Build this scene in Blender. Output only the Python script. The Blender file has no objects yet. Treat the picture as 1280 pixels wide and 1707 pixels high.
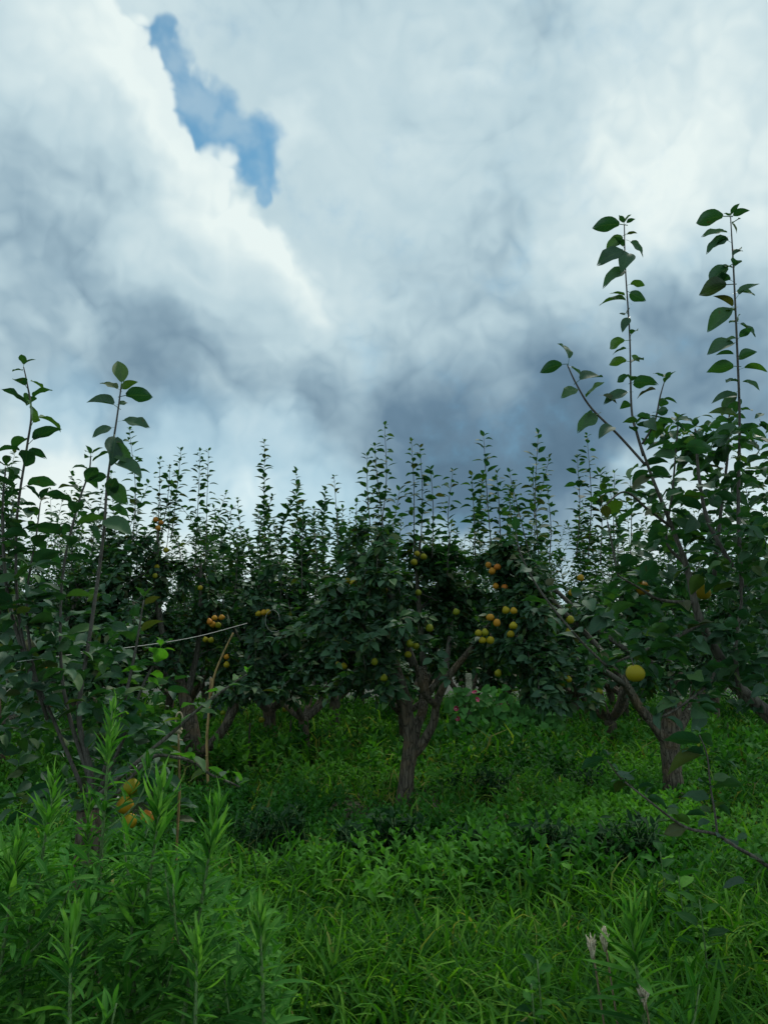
import bpy, math
import numpy as np
from mathutils import Vector
rng = np.random.default_rng(7)
scene = bpy.context.scene
COL = scene.collection
R = math.radians

# ------------------------------------------------------------------ camera
FPX, CX, CY, HOR, CAMZ = 1265.0, 640.0, 853.5, 1115.0, 1.5
PITCH = math.atan((HOR - CY) / FPX)
cam_d = bpy.data.cameras.new('camera')
cam = bpy.data.objects.new('camera', cam_d); COL.objects.link(cam)
cam_d.sensor_fit = 'VERTICAL'; cam_d.sensor_height = 36.0; cam_d.lens = FPX / 1707.0 * 36.0
cam_d.clip_start = 0.05; cam_d.clip_end = 3000
cam.location = (0, 0, CAMZ); cam.rotation_euler = (math.pi / 2 + PITCH, 0, 0)
scene.camera = cam
CP, SP = math.cos(PITCH), math.sin(PITCH)

def ray(px, py):
    x = (px - CX) / FPX; y = (CY - py) / FPX
    return np.array([x, CP - y * SP, SP + y * CP])
def at(px, py, Y):
    """the place seen in direction (px, py) of the photograph, Y metres ahead"""
    d = ray(px, py); return np.array([0, 0, CAMZ]) + d * (Y / d[1])

# ------------------------------------------------------------------ light
SUN_EL, SUN_AZ = R(58), R(35)          # azimuth measured from +Y (ahead) to the right
EXPOSURE = 0.35
sun_d = bpy.data.lights.new('sun', 'SUN'); sun_d.energy = 1.5; sun_d.angle = R(10); sun_d.color = (1.0, 0.96, 0.88)
sun = bpy.data.objects.new('sun', sun_d); COL.objects.link(sun)
sdir = Vector((math.cos(SUN_EL) * math.sin(SUN_AZ), math.cos(SUN_EL) * math.cos(SUN_AZ), math.sin(SUN_EL)))
sun.rotation_euler = (-sdir).to_track_quat('-Z', 'Y').to_euler()
vs = scene.view_settings
vs.view_transform = 'Standard'; vs.look = 'None'; vs.exposure = EXPOSURE; vs.gamma = 1.0; vs.use_curve_mapping = False
scene.cycles.max_bounces = 5; scene.cycles.diffuse_bounces = 2; scene.cycles.glossy_bounces = 1
scene.cycles.transmission_bounces = 3; scene.cycles.transparent_max_bounces = 4
scene.cycles.use_denoising = True

class NT:
    """small helper to write node trees"""
    def __init__(s, tree): s.t = tree; s.n = tree.nodes; s.l = tree.links
    def node(s, typ, **kw):
        n = s.n.new(typ)
        for k, v in kw.items(): setattr(n, k, v)
        return n
    def put(s, sock, v):
        if isinstance(v, bpy.types.NodeSocket): s.l.new(v, sock)
        elif v is not None: sock.default_value = v
    def math(s, op, a, b=None, c=None, clamp=False):
        n = s.node('ShaderNodeMath', operation=op, use_clamp=clamp)
        for i, v in enumerate((a, b, c)): s.put(n.inputs[i], v)
        return n.outputs[0]
    def vmath(s, op, a, b=None, scale=None):
        n = s.node('ShaderNodeVectorMath', operation=op)
        s.put(n.inputs[0], a)
        if b is not None: s.put(n.inputs[1], b)
        if scale is not None: s.put(n.inputs['Scale'], scale)
        return n.outputs['Value'] if op in ('DOT_PRODUCT', 'LENGTH', 'DISTANCE') else n.outputs[0]
    def rng(s, v, a, b, c=0.0, d=1.0, smooth=True):
        n = s.node('ShaderNodeMapRange', interpolation_type='SMOOTHSTEP' if smooth else 'LINEAR')
        s.put(n.inputs['Value'], v)
        for k, x in zip(('From Min', 'From Max', 'To Min', 'To Max'), (a, b, c, d)): s.put(n.inputs[k], x)
        return n.outputs['Result']
    def noise(s, vec, scale, detail=4, rough=0.5, dist=0.0, color=False):
        n = s.node('ShaderNodeTexNoise'); s.put(n.inputs['Vector'], vec)
        n.inputs['Scale'].default_value = scale; n.inputs['Detail'].default_value = detail
        n.inputs['Roughness'].default_value = rough; n.inputs['Distortion'].default_value = dist
        return n.outputs['Color'] if color else n.outputs['Fac']
    def ramp(s, fac, stops, interp='LINEAR'):
        n = s.node('ShaderNodeValToRGB'); n.color_ramp.interpolation = interp
        e = n.color_ramp.elements
        while len(e) < len(stops): e.new(0.5)
        for el, (p, c) in zip(e, stops): el.position = p; el.color = (*c, 1)
        s.put(n.inputs['Fac'], fac); return n.outputs['Color']
    def mix(s, f, a, b, blend='MIX'):
        n = s.node('ShaderNodeMix', data_type='RGBA', blend_type=blend)
        s.put(n.inputs['Factor'], f)
        for k, v in (('A', a), ('B', b)):
            sk = [i for i in n.inputs if i.name == k and i.type == 'RGBA'][0]
            s.put(sk, (*v, 1) if isinstance(v, tuple) and len(v) == 3 else v)
        return [o for o in n.outputs if o.type == 'RGBA'][0]

# ------------------------------------------------------------------ sky: Nishita blue behind a broken cloud deck
world = bpy.data.worlds.new('World'); scene.world = world; world.use_nodes = True
W = NT(world.node_tree); W.n.clear()
SKY_STRENGTH = 0.1
d0 = W.node('ShaderNodeTexCoord').outputs['Generated']
sky = W.node('ShaderNodeTexSky', sky_type='NISHITA', sun_disc=False, sun_elevation=SUN_EL, sun_rotation=SUN_AZ)
sky.air_density = 1.0; sky.dust_density = 0.2; sky.ozone_density = 1.0
def nz(v): v = np.array(v, float); return v / np.linalg.norm(v)
# clouds drift in warped direction space so every mass has billowing edges
wn = W.noise(d0, 4.5, 1, 0.45, color=True)
warp = W.vmath('SCALE', W.vmath('SUBTRACT', wn, (0.5, 0.5, 0.5)), scale=0.13)
wn2 = W.noise(d0, 15.0, 3, 0.55, color=True)
warp2 = W.vmath('SCALE', W.vmath('SUBTRACT', wn2, (0.5, 0.5, 0.5)), scale=0.075)
d2 = W.vmath('NORMALIZE', W.vmath('ADD', d0, warp2))
d1 = W.vmath('NORMALIZE', W.vmath('ADD', W.vmath('ADD', d0, warp), warp2))
def spot(px, py, r, vec):
    c = nz(ray(px, py)); th = r / FPX * .85
    return W.rng(W.vmath('DOT_PRODUCT', vec, tuple(c)), math.cos(th), 1.0)
def plane(a, b_, vec): return W.vmath('DOT_PRODUCT', vec, tuple(-nz(np.cross(ray(*a), ray(*b_)))))      # which side of a line across the sky
MASSES = [  # px, py, radius px, weight: the cloud deck's bright crests and dark bellies
    (1130, 190, 270, .17), (1010, 350, 190, .13), (965, 470, 100, .15), (1190, 320, 200, .10), (150, 150, 260, .12), (130, 470, 180, .12), (500, 240, 70, .16), (720, 220, 240, .06), (540, 480, 120, .04), (300, 430, 140, .06),
    (830, 800, 330, -.30), (620, 760, 280, -.26), (1120, 650, 330, -.24), (920, 830, 240, -.18), (800, 600, 300, -.08), (110, 330, 210, -.20), (750, 470, 240, -.07), (120, 600, 260, -.22), (400, 600, 250, -.16), (1200, 640, 220, -.14), (270, 560, 150, -.06),
    (430, 765, 130, .12), (90, 770, 150, .26), (770, 910, 110, .40), (1190, 800, 150, .30), (980, 940, 220, .26), (460, 940, 300, .22), (150, 910, 260, .22)]
L = 0.66
acc = None
for (px, py, r, w) in MASSES:
    m = spot(px, py, r, d1)
    acc = W.math('MULTIPLY_ADD', m, w, acc if acc is not None else L)
# billows: rounded lobes with creases between, each lit from the sun's side
pp = W.vmath('ADD', d0, W.vmath('SCALE', warp, scale=0.45))
pp = W.vmath('ADD', pp, W.vmath('SCALE', warp2, scale=0.35))
def billow(p):
    tot = None
    for sc_, am in ((5.5, 1.0), (12.0, .55), (27.0, .28)):
        v = W.math('MULTIPLY', W.math('ABSOLUTE', W.math('SUBTRACT', W.noise(p, sc_, 1 if sc_ > 20 else 0, .5), .5)), 2 * am)
        tot = v if tot is None else W.math('ADD', tot, v)
    return tot
lofs = tuple(nz(np.array(sdir) + np.array([0.3, -.3, .4])) * 0.014)
b1 = billow(pp); b2 = billow(W.vmath('ADD', pp, lofs))
relief = W.math('MULTIPLY', W.math('SUBTRACT', b1, b2), .42)
big = W.math('MULTIPLY', W.math('SUBTRACT', b1, .45), .14)
soft = W.math('MULTIPLY', W.math('SUBTRACT', W.noise(pp, 3.6, 4, .5), .5), .30)
# the near cumulus on the left ends in a crisp lit lip against the smooth sheet behind it
d3 = W.vmath('NORMALIZE', W.vmath('ADD', W.vmath('ADD', d0, W.vmath('SCALE', warp, scale=.5)), W.vmath('SCALE', warp2, scale=.9)))
lip = W.math('MAXIMUM', plane((178, 30), (422, 335), d3), plane((412, 310), (545, 560), d3))
lip = W.math('SUBTRACT', lip, W.math('MULTIPLY', W.math('SUBTRACT', b1, .45), .06))
lipzone = spot(400, 300, 430, d0)
near = W.rng(lip, -.004, W.rng(W.vmath('DOT_PRODUCT', d0, (0, 0, 1.0)), .45, .62, .045, .009), 1.0, 0.0)
lit = W.math('MULTIPLY', W.math('MULTIPLY', W.rng(lip, -.13, .0, 0.0, 1.0), near), W.math('MULTIPLY', lipzone, .36))
calm = W.math('SUBTRACT', 1.0, W.math('MULTIPLY', W.math('MULTIPLY', W.math('SUBTRACT', 1.0, near), lipzone), .70))
tex = W.math('MULTIPLY', W.math('MULTIPLY', W.math('ADD', relief, big), calm), W.rng(acc, .15, .6, .45, 1.0))
lum = W.math('ADD', W.math('ADD', acc, lit), W.math('ADD', tex, soft))
cloud = W.ramp(lum, [(0.0, (.085, .155, .225)), (.2, (.14, .235, .325)), (.42, (.31, .445, .53)), (.62, (.49, .64, .70)), (.80, (.61, .745, .78)), (1.0, (.80, .90, .885))])
# holes in the deck
GAP = [(246, 70, 44), (268, 110, 58), (308, 160, 70), (355, 202, 84), (405, 240, 88), (430, 285, 56), (442, 328, 32)]
gap = None
for g in GAP:
    m = spot(*g, d2); gap = m if gap is None else W.math('MAXIMUM', gap, m)
frn = W.math('SUBTRACT', W.noise(d0, 14.0, 4, 0.6), 0.5)
hole = W.rng(W.math('MULTIPLY_ADD', frn, 1.1, gap), -.02, 0.80)
hole = W.math('MULTIPLY', hole, W.math('SUBTRACT', 1.0, W.math('MULTIPLY', near, .92)))
hole = W.math('MULTIPLY', hole, W.rng(W.noise(pp, 16.0, 3, .55), 0.38, 0.70, .92, 0.55))
thin = None                                   # thin veils low on the left, where blue shines through
for g in [(420, 840, 200), (310, 780, 180), (110, 690, 110), (520, 860, 150)]:
    m = spot(*g, d1); thin = m if thin is None else W.math('MAXIMUM', thin, m)
blue = W.math('MAXIMUM', hole, W.math('MULTIPLY', thin, 0.22))
skyc = W.vmath('MULTIPLY', sky.outputs[0], tuple(SKY_STRENGTH * k for k in (.56, 1.02, .98)))
col = W.mix(blue, W.vmath('SCALE', cloud, scale=.80), skyc)
bg = W.node('ShaderNodeBackground'); W.put(bg.inputs['Color'], W.vmath('SCALE', col, scale=1.0 / SKY_STRENGTH)); bg.inputs['Strength'].default_value = SKY_STRENGTH
wo = W.node('ShaderNodeOutputWorld'); W.l.new(bg.outputs[0], wo.inputs['Surface'])
world.cycles.sampling_method = 'MANUAL'; world.cycles.sample_map_resolution = 256

# ------------------------------------------------------------------ materials
def new_mat(name):
    m = bpy.data.materials.new(name); m.use_nodes = True
    t = NT(m.node_tree); t.n.clear()
    return m, t
def finish(t, shader): t.l.new(shader, t.node('ShaderNodeOutputMaterial').inputs['Surface'])

def leaf_mat(name, stops, rough=0.45, transl=0.28, tcol=(1.3, 1.5, .5), spec=0.45, under=(.55, .6, .55), rib=(.07, .15, .05), ribw=0.035, veins=True, umix=.45):
    m, t = new_mat(name)
    at_ = t.node('ShaderNodeAttribute', attribute_name='leafuv')
    sep = t.node('ShaderNodeSeparateXYZ'); t.l.new(at_.outputs['Vector'], sep.inputs[0])
    oi = t.node('ShaderNodeObjectInfo')
    r = t.math('FRACT', t.math('ADD', sep.outputs['Z'], oi.outputs['Random']))
    c = t.ramp(r, stops)
    geo = t.node('ShaderNodeNewGeometry')
    bl = t.noise(geo.outputs['Position'], 60.0, 3, 0.6)
    c = t.mix(t.rng(bl, .35, .75, 0.0, .35), c, t.vmath('SCALE', c, scale=0.55))
    c = t.mix(t.rng(t.noise(geo.outputs['Position'], 34.0, 2, .5), .68, .74, 0, .55), c, (.07, .05, .015))
    av = t.math('ABSOLUTE', sep.outputs['Y'])
    c = t.mix(t.rng(av, ribw, ribw * 2.0, .5, 0), c, rib)
    if veins:
        ph = t.math('SINE', t.math('SUBTRACT', t.math('MULTIPLY', sep.outputs['X'], 52.0), t.math('MULTIPLY', av, 16.0)))
        c = t.mix(t.rng(ph, .72, 1.0, 0, .30), c, rib)
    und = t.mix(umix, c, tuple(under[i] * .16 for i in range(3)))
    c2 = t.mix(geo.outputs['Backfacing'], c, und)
    p = t.node('ShaderNodeBsdfPrincipled'); t.l.new(c2, p.inputs['Base Color'])
    t.put(p.inputs['Roughness'], t.math('ADD', t.math('MULTIPLY', geo.outputs['Backfacing'], .25), rough))
    p.inputs['Specular IOR Level'].default_value = spec
    tr = t.node('ShaderNodeBsdfTranslucent'); t.l.new(t.mix(1.0, c, tcol, 'MULTIPLY'), tr.inputs['Color'])
    mx = t.node('ShaderNodeMixShader'); mx.inputs[0].default_value = transl
    t.l.new(p.outputs[0], mx.inputs[1]); t.l.new(tr.outputs[0], mx.inputs[2])
    finish(t, mx.outputs[0]); return m

M = {}
M['pear_leaf'] = leaf_mat('pear_leaf', [(0, (.017, .078, .036)), (.45, (.029, .11, .042)), (.74, (.036, .125, .034)), (.90, (.075, .18, .03)), (.96, (.09, .085, .02)), (1, (.014, .068, .030))], umix=.22, under=(.45, .62, .48), transl=.22, spec=.45, rough=.40)
M['fresh_leaf'] = leaf_mat('fresh_leaf', [(0, (.05, .18, .025)), (.4, (.10, .29, .03)), (.65, (.045, .15, .035)), (.88, (.15, .32, .035)), (1, (.10, .08, .03))], transl=.42)
M['grass'] = leaf_mat('grass_blade', [(0, (.008, .055, .007)), (.35, (.027, .125, .011)), (.65, (.070, .225, .018)), (.88, (.15, .34, .03)), (.955, (.30, .28, .09)), (1, (.008, .055, .007))], rough=.5, spec=.10, transl=.35, veins=False, rib=(.10, .22, .06), ribw=.04, umix=.06)
M['herb'] = leaf_mat('herb_leaf', [(0, (.010, .062, .013)), (.3, (.025, .12, .018)), (.6, (.056, .20, .026)), (.9, (.13, .34, .04)), (1, (.010, .062, .013))], rough=.5, spec=.10, transl=.3, veins=False, umix=.06)
M['dark_herb'] = leaf_mat('dark_herb_leaf', [(0, (.005, .034, .010)), (.6, (.012, .062, .016)), (1, (.006, .036, .010))], rough=.5, spec=.10, transl=.2, veins=False, umix=.06)
M['horseweed'] = leaf_mat('horseweed_leaf', [(0, (.022, .11, .016)), (.5, (.055, .21, .03)), (.85, (.11, .31, .045)), (1, (.022, .11, .016))], rough=.55, spec=.10, transl=.35, veins=False, rib=(.16, .28, .09), ribw=.06, umix=.06)
M['young_horseweed'] = leaf_mat('young_horseweed_leaf', [(0, (.10, .30, .045)), (.5, (.15, .37, .06)), (1, (.20, .43, .08))], rough=.55, spec=.10, transl=.35, veins=False, rib=(.18, .38, .10), ribw=.06, umix=.06)
M['vine_leaf'] = leaf_mat('vine_leaf', [(0, (.06, .21, .05)), (.5, (.10, .29, .06)), (1, (.07, .24, .05))], umix=.08, spec=.15, rough=.5, transl=.3)

def wood_mat(name, stops, scale=18.0, bump=.6, stretch=(1, 1, .22), rough=.85, fl=None):
    m, t = new_mat(name)
    tc = t.node('ShaderNodeTexCoord').outputs['Object']
    v = t.vmath('MULTIPLY', tc, stretch)
    n = t.noise(v, scale, 7, .65, 1.2); f = t.noise(v, scale * 5, 5, .7)
    vo = t.node('ShaderNodeTexVoronoi', feature='DISTANCE_TO_EDGE'); t.put(vo.inputs['Vector'], t.vmath('ADD', v, t.vmath('SCALE', t.noise(v, scale, 3, .5, color=True), scale=.06))); vo.inputs['Scale'].default_value = scale * 1.3
    crack = t.rng(vo.outputs['Distance'], 0, .14)
    h = t.math('ADD', t.math('MULTIPLY', n, .6), t.math('ADD', t.math('MULTIPLY', crack, .35), t.math('MULTIPLY', f, .35)))
    c = t.ramp(t.math('ADD', t.math('MULTIPLY', n, .7), t.math('MULTIPLY', f, .3)), stops)
    c = t.mix(t.math('MULTIPLY', t.math('SUBTRACT', 1.0, crack), .65), c, (.03, .025, .02))
    if fl: c = t.mix(t.rng(t.noise(tc, 5.0, 4, .6), .45, .65, 0, .75), c, fl)
    c = t.mix(t.rng(t.noise(tc, 9.0, 5, .6), .58, .72, 0, .45), c, (.075, .10, .05))      # thin lichen
    b = t.node('ShaderNodeBump'); b.inputs['Strength'].default_value = bump; b.inputs['Distance'].default_value = .045; t.put(b.inputs['Height'], h)
    p = t.node('ShaderNodeBsdfPrincipled'); t.l.new(c, p.inputs['Base Color']); p.inputs['Roughness'].default_value = rough
    p.inputs['Specular IOR Level'].default_value = .25; t.l.new(b.outputs[0], p.inputs['Normal'])
    finish(t, p.outputs[0]); return m
M['bark'] = wood_mat('bark', [(.25, (.06, .05, .036)), (.5, (.16, .135, .10)), (.75, (.30, .27, .20))], bump=1.0, fl=(.20, .14, .08))
M['limb'] = wood_mat('limb_bark', [(.25, (.06, .055, .042)), (.5, (.13, .12, .095)), (.75, (.22, .20, .165))], scale=26, bump=.4)
M['shoot'] = wood_mat('shoot_bark', [(.25, (.06, .055, .045)), (.5, (.11, .10, .085)), (.75, (.18, .17, .15))], scale=60, bump=.2, rough=.6)
M['bamboo'] = wood_mat('bamboo_cane', [(.25, (.28, .17, .06)), (.5, (.42, .28, .11)), (.75, (.52, .38, .18))], scale=30, bump=.15, stretch=(1, 1, .05), rough=.5)
M['stake'] = wood_mat('old_stake', [(.25, (.05, .04, .035)), (.5, (.09, .075, .06)), (.75, (.14, .12, .1))], scale=40, bump=.3)
M['concrete'] = wood_mat('concrete', [(.25, (.38, .36, .25)), (.5, (.50, .48, .35)), (.75, (.60, .58, .45))], scale=30, bump=.25, stretch=(1, 1, 1))
M['twine'] = wood_mat('twine_fibre', [(.25, (.42, .34, .20)), (.5, (.55, .46, .30)), (.75, (.65, .57, .40))], scale=120, bump=.3, stretch=(1, 1, 1))
M['white_twine'] = wood_mat('white_twine_fibre', [(.25, (.5, .5, .46)), (.5, (.62, .62, .58)), (.75, (.72, .72, .68))], scale=120, bump=.2, stretch=(1, 1, 1))
M['green_stem'] = wood_mat('green_stem', [(.25, (.10, .2, .06)), (.5, (.14, .25, .08)), (.75, (.18, .30, .11))], scale=60, bump=.15, rough=.6)
M['dry_stem'] = wood_mat('dry_stem', [(.25, (.16, .11, .06)), (.5, (.25, .19, .11)), (.75, (.34, .27, .17))], scale=80, bump=.2)
M['seed_head'] = wood_mat('seed_head', [(.25, (.46, .38, .24)), (.5, (.62, .54, .38)), (.75, (.76, .70, .54))], scale=90, bump=.3)

def pear_mat():
    m, t = new_mat('pear_skin')
    oi = t.node('ShaderNodeObjectInfo'); tc = t.node('ShaderNodeTexCoord').outputs['Object']
    base = t.ramp(oi.outputs['Color'], [(0, (.15, .19, .008)), (.4, (.32, .26, .006)), (.7, (.45, .22, .012)), (1, (.50, .14, .02))])
    blush = t.rng(t.noise(tc, 14.0, 3, .5), .42, .68, 0, .55)
    warm = t.ramp(oi.outputs['Color'], [(0, (.17, .22, .02)), (.5, (.36, .22, .02)), (1, (.50, .11, .03))])
    c = t.mix(blush, base, warm)
    c = t.mix(t.rng(t.noise(tc, 170.0, 2, .5), .60, .70, 0, .5), c, (.20, .15, .06))
    p = t.node('ShaderNodeBsdfPrincipled'); t.l.new(c, p.inputs['Base Color']); p.inputs['Roughness'].default_value = .5
    p.inputs['Specular IOR Level'].default_value = .2
    finish(t, p.outputs[0]); return m
M['pear'] = pear_mat()
def flat_mat(name, a, b, scale=30, rough=.6, transl=0):
    m, t = new_mat(name)
    tc = t.node('ShaderNodeTexCoord').outputs['Object']
    c = t.mix(t.noise(tc, scale, 4, .6), a, b)
    p = t.node('ShaderNodeBsdfPrincipled'); t.l.new(c, p.inputs['Base Color']); p.inputs['Roughness'].default_value = rough
    finish(t, p.outputs[0]); return m
M['petal'] = flat_mat('petal', (.50, .05, .12), (.62, .10, .20))
M['throat'] = flat_mat('flower_throat', (.75, .6, .6), (.8, .7, .65))
M['soil'] = flat_mat('soil', (.018, .022, .010), (.045, .042, .022), 6, .95)

# ------------------------------------------------------------------ mesh helpers
def mesh_np(name, V, T, UV=None, mat=None, smooth=True, quads=False):
    k = 4 if quads else 3
    me = bpy.data.meshes.new(name)
    V = np.asarray(V, np.float32); T = np.asarray(T, np.int32)
    me.vertices.add(len(V)); me.vertices.foreach_set('co', V.ravel())
    me.loops.add(T.size); me.loops.foreach_set('vertex_index', T.ravel())
    me.polygons.add(len(T)); me.polygons.foreach_set('loop_start', np.arange(0, T.size, k, dtype=np.int32))
    me.polygons.foreach_set('use_smooth', np.full(len(T), smooth, dtype=bool))
    if UV is not None:
        a = me.attributes.new('leafuv', 'FLOAT_VECTOR', 'POINT'); a.data.foreach_set('vector', np.asarray(UV, np.float32).ravel())
    me.update(calc_edges=True)
    if mat: me.materials.append(M[mat] if isinstance(mat, str) else mat)
    return me
def obj(name, me, parent=None, loc=(0, 0, 0)):
    o = bpy.data.objects.new(name, me); COL.objects.link(o)
    if parent: o.parent = parent
    o.location = tuple(loc); return o
def tag(o, label, cat, group=None, kind=None):
    if label: o['label'] = label
    if cat: o['category'] = cat
    if group: o['group'] = group
    if kind: o['kind'] = kind
    return o
def thing(name, loc, label, cat, group=None):
    o = bpy.data.objects.new(name, None); COL.objects.link(o); o.location = tuple(loc); o.empty_display_size = .1
    return tag(o, label, cat, group)

def frames(D, N):
    """rotation matrices with X along D and Z near N"""
    D = D / np.linalg.norm(D, axis=1, keepdims=True)
    N = N - (N * D).sum(1, keepdims=True) * D
    ln = np.linalg.norm(N, axis=1, keepdims=True)
    bad = ln[:, 0] < 1e-4
    N[bad] = np.cross(D[bad], np.array([0.3, 1, .2])); ln = np.linalg.norm(N, axis=1, keepdims=True)
    N = N / ln
    return np.stack([D, np.cross(N, D), N], axis=2)

def template(L_seg, half, arch=.15, fold=.25, shape='pear', petiole=.28, wave=.0, twist=0.0, base_w=.55):
    """a leaf of length 1 (petiole + blade), its chord along X, bulging up along Z"""
    V, F, UV = [], [], []
    def prof(u):
        if shape == 'pear': return base_w * .5 * (math.sin(math.pi * min(1, u ** .78)) ** .85) * (1 - .12 * u)
        if shape == 'lance': return base_w * .5 * math.sin(math.pi * u ** .8) ** .8
        if shape == 'heart': return base_w * .5 * (1 - u) ** .55 * min(1, (u + .05) * 7) ** .6 * 1.1
        if shape == 'blade': return base_w * .5 * min(1, .55 + u * 1.5) * (1 - u ** 2.2) ** .9
    def cen(s):
        return s, arch * 4 * s * (1 - s) * (1 - .3 * s)
    b0 = petiole
    if petiole > 0:
        pw = .012
        for s in (0, petiole):
            x, z = cen(s); V += [(x, -pw, z), (x, pw, z)]; UV += [(0, .5, 0)] * 2
        F += [(0, 2, 3), (0, 3, 1)]
    base = len(V); nw = 2 * half + 1
    for i in range(L_seg + 1):
        u = i / L_seg; s = b0 + (1 - b0) * u; x, z = cen(s)
        if i == L_seg: w = 0.004
        elif i == 0: w = prof(.03)
        else: w = prof(u)
        for j in range(nw):
            v = (j - half) / half
            wv = wave * math.sin(u * 11 + j * 1.7) * abs(v)
            y = v * w; zz = z + fold * abs(y) + wv - fold * .5 * w
            tw = twist * (u - .3)
            V.append((x, y * math.cos(tw) - (zz - z) * math.sin(tw), z + (zz - z) * math.cos(tw) + y * math.sin(tw))); UV.append((u, v if half > 0 else 0, 0))
    for i in range(L_seg):
        for j in range(nw - 1):
            a = base + i * nw + j; b = a + 1; c = a + nw; d = c + 1
            if i == L_seg - 1: F.append((a, b, c if j < half else d)); 
            else: F += [(a, b, d), (a, d, c)]
            if i == L_seg - 1: F.append((a, b, d)) if False else None
    return np.array(V, float), np.array(F, int), np.array(UV, float)

def scatter(tpls, P, D, N, S, tint, wscale=None):
    """leaves joined into arrays: every leaf one of the templates, placed at P along D"""
    n = len(P); pick = rng.integers(0, len(tpls), n)
    Rm = frames(np.asarray(D, float), np.asarray(N, float)); VV, FF, UU = [], [], []; off = 0
    for k, (V, F, UV) in enumerate(tpls):
        idx = np.where(pick == k)[0]
        if not len(idx): continue
        vl = V[None] * np.ones((len(idx), 1, 1))
        if wscale is not None: vl = vl * np.stack([np.ones(len(idx)), wscale[idx], np.ones(len(idx))], 1)[:, None, :]
        v = np.einsum('nij,nvj->nvi', Rm[idx], vl) * np.asarray(S)[idx, None, None] + P[idx, None, :]
        u = np.repeat(UV[None], len(idx), 0).copy(); u[:, :, 2] = np.asarray(tint)[idx, None]
        f = F[None] + (np.arange(len(idx)) * len(V))[:, None, None] + off
        VV.append(v.reshape(-1, 3)); FF.append(f.reshape(-1, 3)); UU.append(u.reshape(-1, 3)); off += len(idx) * len(V)
    return np.concatenate(VV), np.concatenate(FF), np.concatenate(UU)

def spline(pts, n):
    """Catmull-Rom through the points, n samples per span"""
    p = np.asarray(pts, float)
    if len(p) == 2: return np.linspace(p[0], p[1], n + 1)
    q = np.vstack([2 * p[0] - p[1], p, 2 * p[-1] - p[-2]]); out = []
    for i in range(1, len(q) - 2):
        for k in range(n):
            t = k / n
            out.append(.5 * ((2 * q[i]) + (-q[i-1] + q[i+1]) * t + (2*q[i-1] - 5*q[i] + 4*q[i+1] - q[i+2]) * t*t + (-q[i-1] + 3*q[i] - 3*q[i+1] + q[i+2]) * t**3))
    out.append(p[-1]); return np.array(out)
def tube(path, rad, sides=8, rough=0.0, freq=7.0):
    path = np.asarray(path, float); n = len(path); rad = np.interp(np.linspace(0, 1, n), np.linspace(0, 1, len(rad)), rad)
    T = np.gradient(path, axis=0); T /= np.linalg.norm(T, axis=1, keepdims=True) + 1e-9
    ref = np.array([0.23, .9, .1]) if abs(T[0][1]) < .85 else np.array([.9, .1, .2])
    V, F = [], []
    ph = rng.random(4) * 6
    for i in range(n):
        a = np.cross(T[i], ref); a /= np.linalg.norm(a); b = np.cross(T[i], a)
        th = np.arange(sides) / sides * 2 * math.pi
        rr = rad[i] * (1 + rough * (np.sin(th * 2 + i * .31 + ph[0]) * .5 + np.sin(th * 3 - i * .23 + ph[1]) * .4 + np.sin(th * 5 + i * .9 + ph[2]) * .35 + rng.normal(0, .25, sides)))
        V.append(path[i] + (np.cos(th) * rr)[:, None] * a + (np.sin(th) * rr)[:, None] * b)
    V = np.concatenate(V)
    for i in range(n - 1):
        for j in range(sides):
            a = i * sides + j; b = i * sides + (j + 1) % sides
            F += [(a, b, b + sides), (a, b + sides, a + sides)]
    c = len(V); V = np.vstack([V, path[0], path[-1]])
    for j in range(sides):
        F.append((c, (j + 1) % sides, j)); e = (n - 1) * sides; F.append((c + 1, e + j, e + (j + 1) % sides))
    return V, np.array(F, int)
def merge(parts):
    VV, FF, off = [], [], 0
    for v, f in parts: VV.append(v); FF.append(f + off); off += len(v)
    return np.concatenate(VV), np.concatenate(FF)
def merge3(parts):
    VV, FF, UU, off = [], [], [], 0
    for v, f, u in parts: VV.append(v); FF.append(f + off); UU.append(u); off += len(v)
    return np.concatenate(VV), np.concatenate(FF), np.concatenate(UU)
def vnoise(x, y, seed=0):
    """smooth value noise in the plane"""
    def h(i, j): 
        s = np.sin(i * 127.1 + j * 311.7 + seed * 74.7) * 43758.5453
        return s - np.floor(s)
    xi, yi = np.floor(x), np.floor(y); xf, yf = x - xi, y - yi
    u, v = xf * xf * (3 - 2 * xf), yf * yf * (3 - 2 * yf)
    return (h(xi, yi) * (1-u) + h(xi+1, yi) * u) * (1-v) + (h(xi, yi+1) * (1-u) + h(xi+1, yi+1) * u) * v

# leaf templates
HERO = [template(8, 2, arch=a, fold=f, wave=w, twist=tw, base_w=bw, petiole=.20) for a, f, w, tw, bw in
        ((.16, .3, .02, .0, .50), (.22, .4, .01, .5, .47), (.17, .3, .035, -.7, .52), (.26, .5, .03, .5, .46), (.13, .35, .04, .6, .52), (.18, .6, .01, -.4, .50))]
MED = [template(4, 1, arch=a, fold=f, base_w=bw, petiole=.20) for a, f, bw in ((.16, .35, .52), (.26, .45, .46), (.10, .25, .54))]
FAR = [template(3, 1, arch=a, fold=f, base_w=bw, petiole=0) for a, f, bw in ((.2, .35, .58), (.12, .4, .62))]
SHOOT_FAR = [template(3, 1, arch=a, fold=f, base_w=bw, petiole=.2) for a, f, bw in ((.26, .4, .44), (.32, .5, .42), (.18, .45, .44))]
BLADE = [template(4, 1, arch=a, fold=.5, shape='blade', petiole=0, base_w=.055) for a in (.14, .26, .38)]
BLADE_FAR = [template(2, 1, arch=a, fold=.5, shape='blade', petiole=0, base_w=.055) for a in (.14, .26, .34)]
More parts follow.
